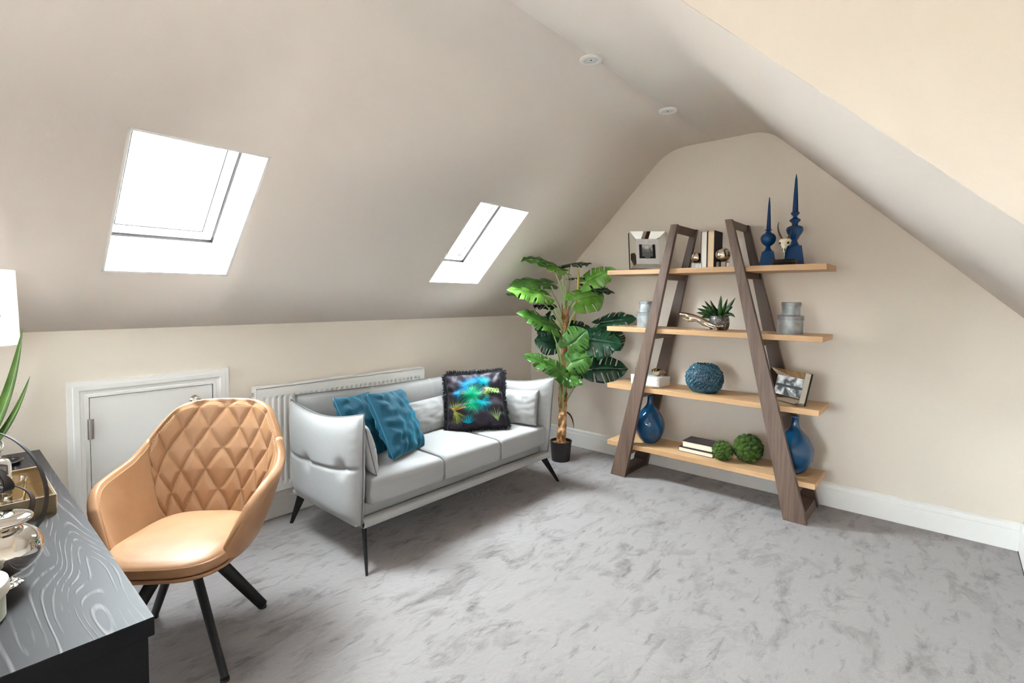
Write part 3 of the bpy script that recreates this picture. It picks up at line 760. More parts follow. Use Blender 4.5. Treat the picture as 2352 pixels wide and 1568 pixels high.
# --- bevelled mirror photo frames
def photo_frame(name, label, c, phi, lean, w_, h_, bev, mw, mh, kind, panel):
    t = thing(name, label, 'photo frame', c)
    nrm = V((cos(phi), sin(phi), 0)); rt = V((-sin(phi), cos(phi), 0)); 
    upv = (V((0, 0, 1)) * cos(lean) - nrm * sin(lean)); nn = rt.cross(upv); nn = nn if nn.dot(nrm) > 0 else -nn
    M = Matrix((rt, upv, nn)).transposed().to_4x4(); M.translation = V(c)
    t.matrix_world = M
    D1 = .042; D0 = .006  # outer edge stands proud, picture sunk
    o_ = [(-w_ / 2, 0), (w_ / 2, 0), (w_ / 2, h_), (-w_ / 2, h_)]; i_ = [(-w_ / 2 + bev, bev), (w_ / 2 - bev, bev), (w_ / 2 - bev, h_ - bev), (-w_ / 2 + bev, h_ - bev)]
    for k in range(4):
        a, b = o_[k], o_[(k + 1) % 4]; c_, d_ = i_[(k + 1) % 4], i_[k]
        gg = G().add([(a[0], a[1], D1), (b[0], b[1], D1), (c_[0], c_[1], D0), (d_[0], d_[1], D0), (a[0], a[1], -.004), (b[0], b[1], -.004), (c_[0], c_[1], -.004), (d_[0], d_[1], -.004)],
                     [(0, 1, 2, 3), (7, 6, 5, 4), (0, 4, 5, 1), (1, 5, 6, 2), (2, 6, 7, 3), (3, 7, 4, 0)])
        gg.make('mirror_panel', panel, t, bevel=.0008)
    G().box((-w_ / 2 - .003, -.0, -.014), (w_ / 2 + .003, h_ + .003, -.0045)).make('backing_board', BLACKM, t)
    G().add([(-w_ / 2 - .002, 0, -.004), (-w_ / 2 - .002, h_, -.004), (-w_ / 2 - .002, h_, D1), (-w_ / 2 - .002, 0, D1)], [(0, 1, 2, 3)]) 
    G().box((i_[0][0], i_[0][1], -.003), (i_[2][0], i_[2][1], D0 - .001)).make('mount', MATB, t)
    g = G(); cy_ = h_ / 2; g.box((-mw / 2, cy_ - mh / 2, D0 - .001), (mw / 2, cy_ + mh / 2, D0)); pic = g.make('print', mat('print_sky', (.25, .25, .25), .5, vary=(25, (.75, .75, .75), .35, .65)) if kind == 'city' else mat('print_clouds', (.03, .03, .03), .5, vary=(16, (.7, .7, .7), .42, .62)), t)
    e = D0 + .0003
    def quad(x0, x1, y0, y1, m): return G().box((x0 * mw / 2, cy_ + y0 * mh / 2, e - .0002), (x1 * mw / 2, cy_ + y1 * mh / 2, e + .0003)).make('print_shape', m, pic)
    if kind == 'city':
        quad(-1, -.66, -1, 1, PHB); quad(.66, 1, -1, 1, PHB); quad(-1, 1, -1, -.72, PHB)
        quad(-.66, .66, -.72, -.05, PHG)
        r_ = random.Random(5)
        for q in range(12):
            x = -.62 + q * .105; hh = r_.uniform(.05, .35) if q < 7 else r_.uniform(.2, .5)
            quad(x, x + .07, -.1, hh, PHB if q % 3 == 0 else PHG)
        for q in range(9): quad(-.55 + q * .11, -.5 + q * .12, -.6 + .04 * q, -.3 + .03 * q, PHW if q % 2 else PHB)
        G().lathe([(.0, 0), (.2 * mw, 0)], 20, (0, cy_ - .62 * mh / 2, e + .0004), cap=False).make('print_shape', PHG, pic, rot=(0, 0, 0))
    else:
        quad(-1, 1, -.15, .12, PHB)
        G().add([(-.3 * mw / 2, cy_ - mh / 2, e), (.9 * mw / 2, cy_ - mh / 2, e), (-.25 * mw / 2, cy_ - .1 * mh / 2, e)], [(0, 1, 2)]).make('print_shape', PHG, pic)
        G().add([(-.2 * mw / 2, cy_ - mh / 2, e + .0003), (.3 * mw / 2, cy_ - mh / 2, e + .0003), (-.25 * mw / 2, cy_ - .1 * mh / 2, e + .0003)], [(0, 1, 2)]).make('print_shape', PHB, pic)
    # easel strut
    g = G(); b = V((0, h_ * .62, -.014)); foot_d = .12
    inv = M.to_3x3().inverted(); f0 = inv @ (V((0, 0, 0)) + (-nrm) * (h_ * sin(lean) * .0 + foot_d))
    f0.z = f0.z; 
    G().hexa([V((-.035, f0.y + .0, f0.z)), V((.035, f0.y, f0.z)), V((.035, f0.y + .004, f0.z - .004)), V((-.035, f0.y + .004, f0.z - .004)), b + V((-.03, 0, 0)), b + V((.03, 0, 0)), b + V((.03, .004, -.003)), b + V((-.03, .004, -.003))]).make('easel_strut', BLACKM, t)
    return t
photo_frame('photo_frame', 'square silver photo frame holding a black and white city view, top shelf', (-.27, -1.403, 1.641), 3.819, .27, .283, .315, .052, .128, .118, 'city', MIRROR)
photo_frame('photo_frame', 'wide silver photo frame with a cloudy sky picture, right end of third shelf', (-.259, -2.413, .728), 2.538, .249, .305, .213, .042, .22, .128, 'sky', mat('grey_mirror', (.62, .6, .55), .04, 1.0))

# --- books
def book(label, loc, rz, L_, W_, T_, upright, group, rx=0):
    # local: spine at +y side; pages face -y ; lying flat in xy, thickness z
    t = thing('book', label, 'book', loc, rz, group)
    G().box((-L_ / 2, -W_ / 2, 0), (L_ / 2, W_ / 2, .003)).make('cover', COVER, t)
    G().box((-L_ / 2, -W_ / 2, T_ - .003), (L_ / 2, W_ / 2, T_)).make('cover', COVER, t)
    G().box((-L_ / 2, W_ / 2 - .003, .003), (L_ / 2, W_ / 2, T_ - .003)).make('spine', COVER, t)
    G().box((-L_ / 2 + .004, -W_ / 2 + .004, .003), (L_ / 2 - .004, W_ / 2 - .003, T_ - .003)).make('page_block', PAPER, t)
    return t
b1 = book('dark covered book with pale page edges, lower of the two lying on bottom shelf', (-.245, -1.842, .262), R(-90 - 3), .262, .17, .034, False, 'books lying on the bottom shelf')
b2 = book('thicker dark book with yellowed pages, upper of the two lying on bottom shelf', (-.235, -1.855, .2965), R(-90 - 2), .245, .165, .047, False, 'books lying on the bottom shelf')
# upright books: thickness along y
def upright(label, y0, y1, h_, xf, dep, pages):
    t = thing('book', label, 'book', (xf, (y0 + y1) / 2, 1.641), 0, 'upright books on the top shelf'); T_ = (y0 - y1); 
    G().box((0, T_ / 2 - .003, 0), (dep, T_ / 2, h_)).make('cover', COVER, t); G().box((0, -T_ / 2, 0), (dep, -T_ / 2 + .003, h_)).make('cover', COVER, t)
    G().box((dep - .003, -T_ / 2, 0), (dep, T_ / 2, h_)).make('spine', COVER, t)
    G().box((.004, -T_ / 2 + .003, .003), (dep - .003, T_ / 2 - .003, h_ - .003)).make('page_block', pages, t)
PAPER2 = mat('yellowed_page_block', (.74, .56, .36), .9)
upright('thin upright book with white page edges, left of the pair between chrome balls', -1.849, -1.894, .262, -.345, .155, mat('white_page_block', (.78, .74, .66), .9))
upright('thicker upright book with tan page edges and dark cover, beside the thin one', -1.896, -1.945, .266, -.345, .17, PAPER2)
# --- chrome ball bookends
def ballend(label, x, y, r, bw):
    t = thing('bookend', label, 'bookend', (x, y, 1.641), 0, 'chrome ball bookends')
    g = G()
    for a in range(1): g.box((-bw / 2, -bw / 2, 0), (bw / 2, bw / 2, .040))
    g.make('crystal_block', GLASS, t, bevel=.003)
    G().ball((0, 0, .040 + r * .985), r, 48, 30).make('ball', NICKEL, t, True)
ballend('smaller chrome ball bookend on crystal block, left of upright books', -.30, -1.806, .041, .062)
ballend('larger chrome ball bookend on crystal block, right of upright books', -.33, -2.003, .051, .068)
# --- blue finials
def finial(label, x, y, sc, base_w, base_t, hb, prof, rz):
    t = thing('finial', label, 'ornament', (x, y, 1.641), rz, 'deep blue spire finials')
    b, tt = base_w / 2, base_t / 2
    G().hexa([(-b, -b, 0), (b, -b, 0), (b, b, 0), (-b, b, 0), (-tt, -tt, hb), (tt, -tt, hb), (tt, tt, hb), (-tt, tt, hb)]).make('base', BLUEC, t, bevel=.003)
    o = G().lathe(prof, 36).make('spire', BLUEC, t); autosmooth(o, 50)
P1 = [(.036, .105), (.028, .109), (.024, .112), (.026, .117), (.017, .120), (.014, .124), (.019, .127), (.020, .131), (.014, .134), (.013, .138), (.020, .145), (.038, .160), (.046, .176), (.049, .194), (.046, .211), (.036, .226), (.020, .233), (.018, .235), (.019, .240), (.013, .244), (.012, .247), (.024, .252), (.026, .254), (.016, .257), (.015, .262), (.013, .30), (.0075, .42), (.003, .474), (.0005, .478)]
P2 = [(.043, .135), (.030, .142), (.022, .156), (.017, .170), (.017, .178), (.024, .183), (.026, .190), (.034, .203), (.047, .226), (.052, .243), (.053, .246), (.050, .249), (.051, .254), (.047, .262), (.034, .270), (.019, .273), (.018, .284), (.020, .288), (.021, .292), (.033, .302), (.034, .309), (.030, .315), (.018, .322), (.012, .330), (.012, .336), (.020, .343), (.026, .351), (.027, .358), (.019, .366), (.018, .374), (.013, .48), (.007, .58), (.0015, .615), (.0005, .616)]
finial('shorter deep blue ceramic spire finial on the right end of the top shelf', -.22, -2.268, 1, .108, .072, .106, P1, R(12))
finial('tall deep blue ceramic spire finial behind the horned skull', -.20, -2.425, 1, .128, .09, .136, P2, R(10))
# --- horned skull
sk = thing('skull_ornament', 'small horned antelope skull on a round black stand, top shelf', 'ornament', (-.335, -2.398, 1.641))
o = G().lathe([(.080, 0), (.082, .006), (.078, .011), (.076, .014), (.079, .018), (.075, .022), (.073, .028), (.078, .033), (.077, .037), (.0, .038)], 48, cap=False).make('stand', BLACKG, sk); autosmooth(o, 50)
G().tube([(0, 0, .036), (0, 0, .105)], .003, 10).make('rod', STEEL, sk, True)
g = G()
def skullf(u, v_):
    a = 2 * pi * u; z = .085 + .09 * v_
    r = interp([(0, .006), (.15, .011), (.4, .016), (.6, .024), (.78, .034), (.9, .033), (.97, .026), (1, .012)], v_)
    dx = cos(a) * r * .75; dy = sin(a) * r
    bump_ = .003 * noise.noise(V((dx * 60, dy * 60, z * 60)))
    return (dx - .004 + bump_ - .012 * (1 - v_), dy + bump_, z)
hd = g.grid(skullf, 28, 24, True).make('skull', BONE, sk, True)
for s_ in (-1, 1):
    G().ball((-.016, s_ * .023, .147), (.010, .0075, .0085), 14, 10).make('eye_socket', DARK, hd, True)
    G().ball((-.0205, s_ * .006, .103), (.004, .003, .012), 10, 8).make('nostril', DARK, hd, True)
    pts = spline([(0, s_ * .018, .172), (0, s_ * .028, .195), (-.002, s_ * .040, .23), (0, s_ * .044, .262), (.002, s_ * .040, .288)], 14)
    G().tube(pts, [.0078 - .0066 * (i / 13) ** 1.3 for i in range(14)], 10).make('horn', HORN, sk, True)
    G().tube([(0, s_ * .016, .166), (0, s_ * .021, .180)], .0095, 10).make('horn_base', mat('reddish_bone', (.30, .12, .06), .6), sk, True)

# --- zinc tins
def tin(label, x, y, z, r, h_, lid):
    t = thing('storage_tin', label, 'tin', (x, y, z), 0, 'round zinc tins on the second shelf')
    o = G().lathe([(r * .985, 0), (r, .003), (r, h_ - lid), (r * .99, h_ - lid + .001)], 48).make('body', GALV, t); autosmooth(o)
    o = G().lathe([(r + .004, h_ - lid - .004), (r + .004, h_ - .004), (r + .001, h_), (r - .004, h_ - .001), (.0, h_ - .002)], 48, cap=False).make('lid', GALVL, t); autosmooth(o)
tin('lower zinc tin of the left pair, behind the left frame', -.275, -1.405, 1.190, .078, .118, .022)
tin('upper zinc tin of the left pair, behind the left frame', -.275, -1.402, 1.308, .060, .088, .02)
tin('wider lower zinc tin of the pair at the right end of second shelf', -.30, -2.437, 1.190, .076, .122, .026)
tin('smaller zinc tin on top of the right pair, second shelf', -.30, -2.440, 1.312, .055, .088, .022)

# --- agave in bark pot
pl = thing('potted_succulent', 'spiky green succulent in a silvery rough pot on the second shelf', 'plant', (-.205, -1.945, 1.190))
o = G().lathe([(.055, 0), (.066, .01), (.071, .04), (.068, .075), (.063, .100), (.060, .104), (.056, .100), (.056, .09), (.0, .088)], 40, cap=False).make('pot', POTR, pl, True)
blades = [((.0, .035, .045), (-.01, .065, .19)), ((-.01, .05, .05), (-.03, .10, .185)), ((0, .0, .08), (0, -.008, .225)), ((-.01, -.03, .06), (-.02, -.062, .205)), ((0, -.05, .06), (.0, -.112, .21)),
          ((0, -.06, .065), (0, -.085, .155)), ((-.01, -.075, .055), (-.02, -.118, .065)), ((-.02, .08, .045), (-.03, .155, .125)), ((-.03, .09, .03), (-.04, .155, .095)), ((-.035, .075, .02), (-.05, .12, .055)),
          ((-.05, -.03, .03), (-.085, -.055, .05)), ((-.05, .02, .05), (-.10, .03, .09)), ((.04, .03, .06), (.08, .07, .13)), ((.04, -.03, .06), (.08, -.07, .14)), ((-.02, .06, .06), (-.04, .12, .15)), ((-.03, -.02, .06), (-.06, -.03, .14)), ((.01, .04, .065), (.02, .07, .17))]
def blade(g, p0, p1, p2, w_, n=12, up=(0, 0, 1), thick=.2):
    pts = [(V(p0) * (1 - t) ** 2 + V(p1) * 2 * t * (1 - t) + V(p2) * t * t) for t in [i / n for i in range(n + 1)]]
    vs_ = []
    for i, p in enumerate(pts):
        t = (pts[min(i + 1, n)] - pts[max(i - 1, 0)]).normalized(); sd = t.cross(V(up))
        if sd.length < .2: sd = t.cross(V((-1, 0, 0)))
        sd.normalize(); nr = sd.cross(t)
        q = i / n; ww = w_ * (sin(pi * min(1, .18 + .82 * q)) ** .8 if q < 1 else 0) * .5 + .0002
        vs_ += [p - sd * ww + nr * ww * thick * 1.6, p - nr * ww * thick * .6, p + sd * ww + nr * ww * thick * 1.6, p + nr * ww * thick * 1.0]
    fs = [(4 * i + j, 4 * i + (j + 1) % 4, 4 * i + 4 + (j + 1) % 4, 4 * i + 4 + j) for i in range(n) for j in range(4)] + [(3, 2, 1, 0), (4 * n, 4 * n + 1, 4 * n + 2, 4 * n + 3)]
    g.add(vs_, fs)
for mid, tip in blades:
    g = G(); blade(g, (mid[0] * .1, mid[1] * .15, .085), (mid[0], mid[1], mid[2] + .085), (tip[0], tip[1], tip[2] + .03), .030, 12, (-.8, -.5, .25))
    g.make('leaf', AGAVE, pl, True)
G().ball((0, 0, .09), (.022, .022, .025), 14, 8).make('stem', AGAVE, pl, True)

# --- leaping cat
cat = thing('cat_figurine', 'polished metal leaping big cat figurine on a flat plinth, second shelf', 'figurine', (-.365, -1.88, 1.190))
def cp(zx, zy, dx=0): # profile coordinates read along the shelf
    return V((dx, -1.706 - .0032 * (zx / 14.256 - 18) + 1.88, 1.306 - .0029 * (zy / 14.256 - 50) - 1.190))
def skin(name, nodes, edges, m, parent, sub=2):
    me = bpy.data.meshes.new(name); me.from_pydata([n[0] for n in nodes], edges, []); me.materials.append(m)
    o = bpy.data.objects.new(name, me); COL.objects.link(o); o.parent = parent
    o.modifiers.new('skin', 'SKIN'); 
    for i, n in enumerate(nodes): me.skin_vertices[0].data[i].radius = (n[1] * 1.8, n[1] * 1.8 * (n[2] if len(n) > 2 else 1))
    me.skin_vertices[0].data[len(nodes) // 3].use_root = True
    s_ = o.modifiers.new('s', 'SUBSURF'); s_.levels = sub; s_.render_levels = sub
    o.modifiers['skin'].use_smooth_shade = True
    return o
# spine nodes
nd = [(cp(262, 775), .0062), (cp(325, 735), .011), (cp(430, 735), .0085), (cp(540, 765), .0115), (cp(640, 810), .0175), (cp(800, 860), .0155), (cp(960, 915), .0135), (cp(1090, 960), .0155), (cp(1230, 1040), .0125), (cp(1370, 1095), .007), (cp(1450, 1110), .004), (cp(1570, 1125), .0035), (cp(1670, 1105), .0032), (cp(1690, 1065), .0025)]
ed = [(i, i + 1) for i in range(len(nd) - 1)]
def limb(st, pts):
    k = st
    for p in pts: nd.append(p); ed.append((k, len(nd) - 1)); k = len(nd) - 1
for s_ in (-1, 1):
    limb(4, [(cp(690 + 20 * s_, 930, s_ * .016), .0085), (cp(600 + 40 * s_, 950 + 20 * s_, s_ * .018), .0045), (cp(530 + 40 * s_, 925 + 45 * s_, s_ * .018), .004), (cp(455 + 50 * s_, 930 + 50 * s_, s_ * .018), .0055)])
    limb(7, [(cp(1140, 1060, s_ * .014), .0095), (cp(1250, 1120, s_ * .015), .006), (cp(1360, 1150, s_ * .013), .0042), (cp(1440, 1180, s_ * .012), .0055)])
body = skin('body', nd, ed, NICKEL, cat)
for s_ in (-1, 1): G().ball(cp(345, 700, s_ * .007), (.003, .004, .005), 8, 6).make('ear', NICKEL, body, True)
g = G(); y0, y1 = cp(690, 0).y, cp(1500, 0).y
g.box((-.022, y1, 0), (.022, y0, .006)); g.box((-.022, y1, .006), (.022, y1 + .16, .010)); o = g.make('plinth', NICKEL, cat, bevel=.003)
G().add([(-.018, cp(1500, 0).y, .008), (.018, cp(1500, 0).y, .008), (.018, cp(1380, 0).y, .008), (-.018, cp(1380, 0).y, .008), (-.006, cp(1450, 0).y, .035), (.006, cp(1450, 0).y, .035), (.006, cp(1400, 0).y, .03), (-.006, cp(1400, 0).y, .03)], [(0, 1, 5, 4), (1, 2, 6, 5), (2, 3, 7, 6), (3, 0, 4, 7), (4, 5, 6, 7), (3, 2, 1, 0)]).make('support', NICKEL, cat, bevel=.002)

# --- white box and bowls
wb = thing('lidded_box', 'flat white lacquer box under two metallic bowls, left of third shelf', 'box', (-.24, -1.425, .728), R(-8))
G().box((-.075, -.132, 0), (.075, .132, .048)).make('body', BOXW, wb, bevel=.0015)
G().box((-.0765, -.1335, .049), (.0765, .1335, .072)).make('lid', BOXW, wb, bevel=.0015)
def bowl(label, x, y, rz, s_):
    t = thing('petal_bowl', label, 'bowl', (x, y, .8005), rz, 'petal shaped metal bowls on the white box')
    def f(u, v_):
        a = 2 * pi * u; r = v_
        rr = (.062 + .012 * cos(2 * a) + .006 * sin(3 * a)) * s_
        z = .004 + .040 * s_ * r ** 2.2 + .016 * s_ * r ** 3 * sin(2 * a + .7) + .006 * r ** 4 * cos(5 * a)
        return (rr * r * cos(a) * .85, rr * r * sin(a) * 1.15, z)
    g = G(); g.grid(lambda u, v_: f(u, max(v_, .001)), 40, 14, True)
    o = g.make('bowl', NICKEL, t, True); s2 = o.modifiers.new('t', 'SOLIDIFY'); s2.thickness = .003
    G().lathe([(.018, 0), (.018, .006)], 20).make('foot', NICKEL, t)
bowl('petal shaped metal bowl on white box, right of the left frame leg', -.26, -1.50, R(20), .95)
bowl('petal shaped metal bowl on white box, left of the left frame leg', -.24, -1.355, R(70), .85)

# --- textured blue bowl vase
tv = thing('textured_vase', 'round dark blue vase covered in small ceramic petals, middle of third shelf', 'vase', (-.265, -1.868, .728))
prof = [(.055, .0), (.085, .015), (.112, .045), (.124, .085), (.124, .115), (.113, .150), (.090, .180), (.068, .193), (.062, .197), (.056, .192), (.06, .17), (.07, .1), (.0, .03)]
G().lathe(prof, 48, cap=False).make('body', BLUET, tv, True)
g = G(); rnd = random.Random(11); NPT = 420
prr = [(.0, .055), (.015, .085), (.045, .112), (.085, .124), (.115, .124), (.150, .113), (.180, .090), (.195, .064)]
for i in range(NPT):
    q = (i + .5) / NPT; z = lerp(.008, .197, .5 - .5 * cos(pi * (q * .96 + .02)) if 1 else q); a = i * 2.399963
    r = interp(prr, z); dr = (interp(prr, z + .005) - interp(prr, z - .005)) / .01
    c = V((r * cos(a), r * sin(a), z)); n_ = V((cos(a), sin(a), -dr)).normalized()
    t1 = n_.orthogonal().normalized(); t1.rotate(Matrix.Rotation(rnd.uniform(0, 6.28), 3, n_)); t2 = n_.cross(t1)
    c = c + n_ * rnd.uniform(.001, .006); K = 7; vs_ = []
    tilt = rnd.uniform(-.35, .35)
    for j in range(K):
        b = 2 * pi * j / K; dd = t1 * cos(b) * .0145 + t2 * sin(b) * .009
        dz = n_ * (tilt * .012 * cos(b))
        vs_ += [c + dd + dz + n_ * .002, c + dd * .78 + dz + n_ * .0065, c + dd * .5 + dz - n_ * .002]
    fs = [(3 * j + k_, 3 * ((j + 1) % K) + k_, 3 * ((j + 1) % K) + k_ + 1, 3 * j + k_ + 1) for j in range(K) for k_ in range(2)]
    g.add(vs_, fs)
o = g.make('petals', PETAL, tv, True); o['kind'] = 'stuff'

# --- blue bottle vases
VP = [(.040, .0), (.050, .003), (.070, .020), (.095, .055), (.111, .095), (.118, .140), (.115, .175), (.100, .215), (.078, .250), (.050, .282), (.032, .302), (.025, .322), (.022, .35), (.0225, .375), (.025, .380), (.019, .379), (.018, .34), (.0, .3)]
def bottle(label, x, y):
    t = thing('bottle_vase', label, 'vase', (x, y, .262), 0, 'blue bottle vases on the bottom shelf')
    G().lathe([(r, z) for r, z in VP], 56, cap=False).make('body', BLUEG, t, True)
    G().lathe([(.0235, .374), (.026, .378), (.0235, .382), (.019, .380)], 32, cap=False).make('rim', mat('blue_rim', (.05, .1, .22), .15), t, True)
bottle('glossy blue bottle vase beside the left frame leg, bottom shelf', -.27, -1.443); bottle('glossy blue bottle vase at the right end of the bottom shelf', -.27, -2.478)

# --- moss balls
def moss(label, x, y, r, seed):
    t = bpy.data.meshes.new('moss_ball'); bm = bmesh.new(); bmesh.ops.create_icosphere(bm, subdivisions=6, radius=1)
    rnd = random.Random(seed); N_ = 64; pts = []
    for i in range(N_):
        z = 1 - 2 * (i + .5) / N_; a = i * 2.399963 + rnd.uniform(-.25, .25); q = sqrt(1 - z * z)
        pts.append(V((q * cos(a), q * sin(a), z + rnd.uniform(-.06, .06))).normalized())
    for v_ in bm.verts:
        n_ = v_.co.normalized(); d_ = sorted((n_ - p).length for p in pts)[:2]
        k_ = max(0, 1 - (d_[0] / .30) ** 2); edge_ = smoothstep(0, .20, d_[1] - d_[0])
        k_ = max(0, 1 - (d_[0] / .36) ** 2); v_.co = n_ * r * (.76 + .17 * sqrt(k_) * (.25 + .75 * edge_) + .07 * edge_ + .012 * noise.noise(n_ * 30))
    bm.to_mesh(t); bm.free(); t.materials.append(MOSS); t.shade_smooth()
    o = bpy.data.objects.new('moss_ball', t); COL.objects.link(o); o.location = (x, y, .262 + r * .93)
    tag(o, label, 'ornament', 'moss balls on the bottom shelf')
moss('smaller lumpy green moss ball beside the flat books, bottom shelf', -.33, -2.034, .074, 2)
moss('larger lumpy green moss ball on the bottom shelf', -.235, -2.180, .103, 4)

# ------------------------------------------------------------------ monstera plant
PX, PY = -.446, -.700
mp_ = thing('monstera_plant', 'tall split leaf plant in a small black pot in the corner', 'plant', (PX, PY, 0))
o = G().lathe([(.078, 0), (.080, .004), (.092, .165), (.096, .167), (.096, .172), (.088, .172), (.086, .15), (.0, .15)], 40, cap=False).make('pot', PLASTIC, mp_); autosmooth(o)
G().lathe([(.0, .152), (.085, .150)], 24, cap=False).make('bark_chips', SOIL, mp_)
def L3(p): return V(p) - V((PX, PY, 0))
tr = spline([(0, 0, .14), (.01, -.01, .45), (.014, -.01, .75), (.03, -.005, 1.1), (.04, .0, 1.32)], 40)
rad_ = [lerp(.040, .020, (i / 39) ** .8) for i in range(40)]
def trunkf(u, v_):
    i = min(39, int(v_ * 39)); p = tr[i]; a = 2 * pi * u
    r = rad_[i] * (1 + .22 * noise.noise(V((cos(a) * 2, sin(a) * 2, v_ * 22))) + .15 * noise.noise(V((cos(a) * 5, sin(a) * 5, v_ * 40))))
    return (p.x + r * cos(a), p.y + r * sin(a), p.z)
G().grid(trunkf, 28, 120, True).make('trunk', TRUNK, mp_, True)
rnd = random.Random(21)
for k_ in range(26):   # bark shards
    i = rnd.randrange(8, 38); p = tr[i]; a = rnd.uniform(0, 2 * pi); d_ = V((cos(a), sin(a), 0)); r = rad_[i]
    g = G(); b0_ = p + d_ * r * .8; L_ = rnd.uniform(.08, .17)
    blade(g, b0_, b0_ + V((0, 0, L_ * .5)) + d_ * .006, b0_ + V((0, 0, L_)) + d_ * rnd.uniform(.012, .03), rnd.uniform(.016, .028), 5, d_)
    g.make('bark_shard', TRUNK, mp_, True)
blade_g = G(); blade(blade_g, (.03, -.02, .42), (.07, -.07, .41), (.075, -.085, .27), .02, 8, (0, -1, .2)); blade_g.make('dry_stem', mat('dry_brown', (.12, .05, .02), .8), mp_, True)

LEAVES = [((-0.501, -0.726, 1.653), (-0.713, -0.661, 1.717), 0.55, 0.5, 0.45, 0),
((-0.512, -0.632, 1.711),(-0.796, -0.607, 1.778), 0.55, 0.3, 0.35, 0.3),
((-0.322, -0.861, 1.56), (-0.225, -1.04, 1.671), 0.8, 0.45, 0.50, 0.0),
((-0.672, -0.665, 1.444), (-0.924, -0.555, 1.509), 0.6, 0.45, 0.45, 0),
((-0.518, -0.592, 1.543),(-0.809, -0.469, 1.574), 0.6, 0.35, 0.35, 0.5),
((-0.6, -0.567, 1.411),(-0.783, -0.413, 1.487), 0.5, 0.35, 0.35, 0.3),
((-0.436, -0.893, 1.406), (-0.234, -0.968, 1.463), 0.9, 0.75, 0.65, 0),
((-0.263, -0.81, 1.509), (-0.137, -1.001, 1.495), 0.55, 0.3, 0.35, 1),
((-0.326, -0.694, 1.715), (-0.219, -0.814, 1.747), 0.8, 0.8, 0.20, 0.8),
((-0.391, -0.537, 1.345), (-0.438, -0.39, 1.375), 0.8, 0.4, 0.25, 0.8),
((-0.62, -0.696, 1.185), (-0.833, -0.596, 1.314), 0.6, 0.6, 0.45, 0.3),
((-0.415, -0.587, 1.088), (-0.499, -0.451, 1.225), 0.6, 0.4, 0.65, 1),
((-0.453, -0.64, 1.016), (-0.607, -0.567, 1.055), 1.0, 0.3, 0.80, 1),
((-0.506, -0.837, 1.029), (-0.471, -0.946, 1.136), 1.2, 0.8, 0.80, 0.4),
((-0.408, -0.902, 1.064), (-0.351, -1.165, 1.066), 0.85, 0.3, 0.70, 1),
((-0.198, -0.921, 1.194), (-0.148, -1.187, 1.266), 0.6, 0.35, 0.55, 1),
((-0.131, -1.005, 1.092), (-0.106, -1.074, 0.979), 1.1, 0.9, 0.90, 1),
((-0.269, -0.896, 0.797), (-0.154, -1.137, 0.825), 0.7, 0.45, 0.65, 1),
((-0.511, -0.842, 0.876), (-0.448, -0.986, 0.934), 1.1, 0.4, 0.80, 0.4),
((-0.552, -0.724, 0.802), (-0.732, -0.583, 0.946), 0.45, 0.3, 0.55, 0.4),
((-0.596, -0.828, 0.766), (-0.742, -0.774, 0.898), 0.55, 0.8, 0.65, 0.3),
((-0.543, -0.813, 0.751), (-0.526, -0.941, 0.73), 0.8, 0.5, 0.60, 0.4),
((-0.329, -0.681, 1.154), (-0.236, -0.834, 1.165), 0.7, 0.4, 0.55, 1),
((-0.376, -0.742, 0.804), (-0.315, -0.847, 0.747), 0.8, 0.3, 0.65, 0.9),
((-0.329, -0.698, 1.585), (-0.283, -0.826, 1.599), 0.5, 0.4, 0.25, 0.9),
((-0.42, -0.541, 1.245),(-0.495, -0.463, 1.12), 0.7, 0.4, 0.45, 1)]
CAMDIR = V((-.75, -.66, .02))   # the open side of the corner, which the leaves turn to
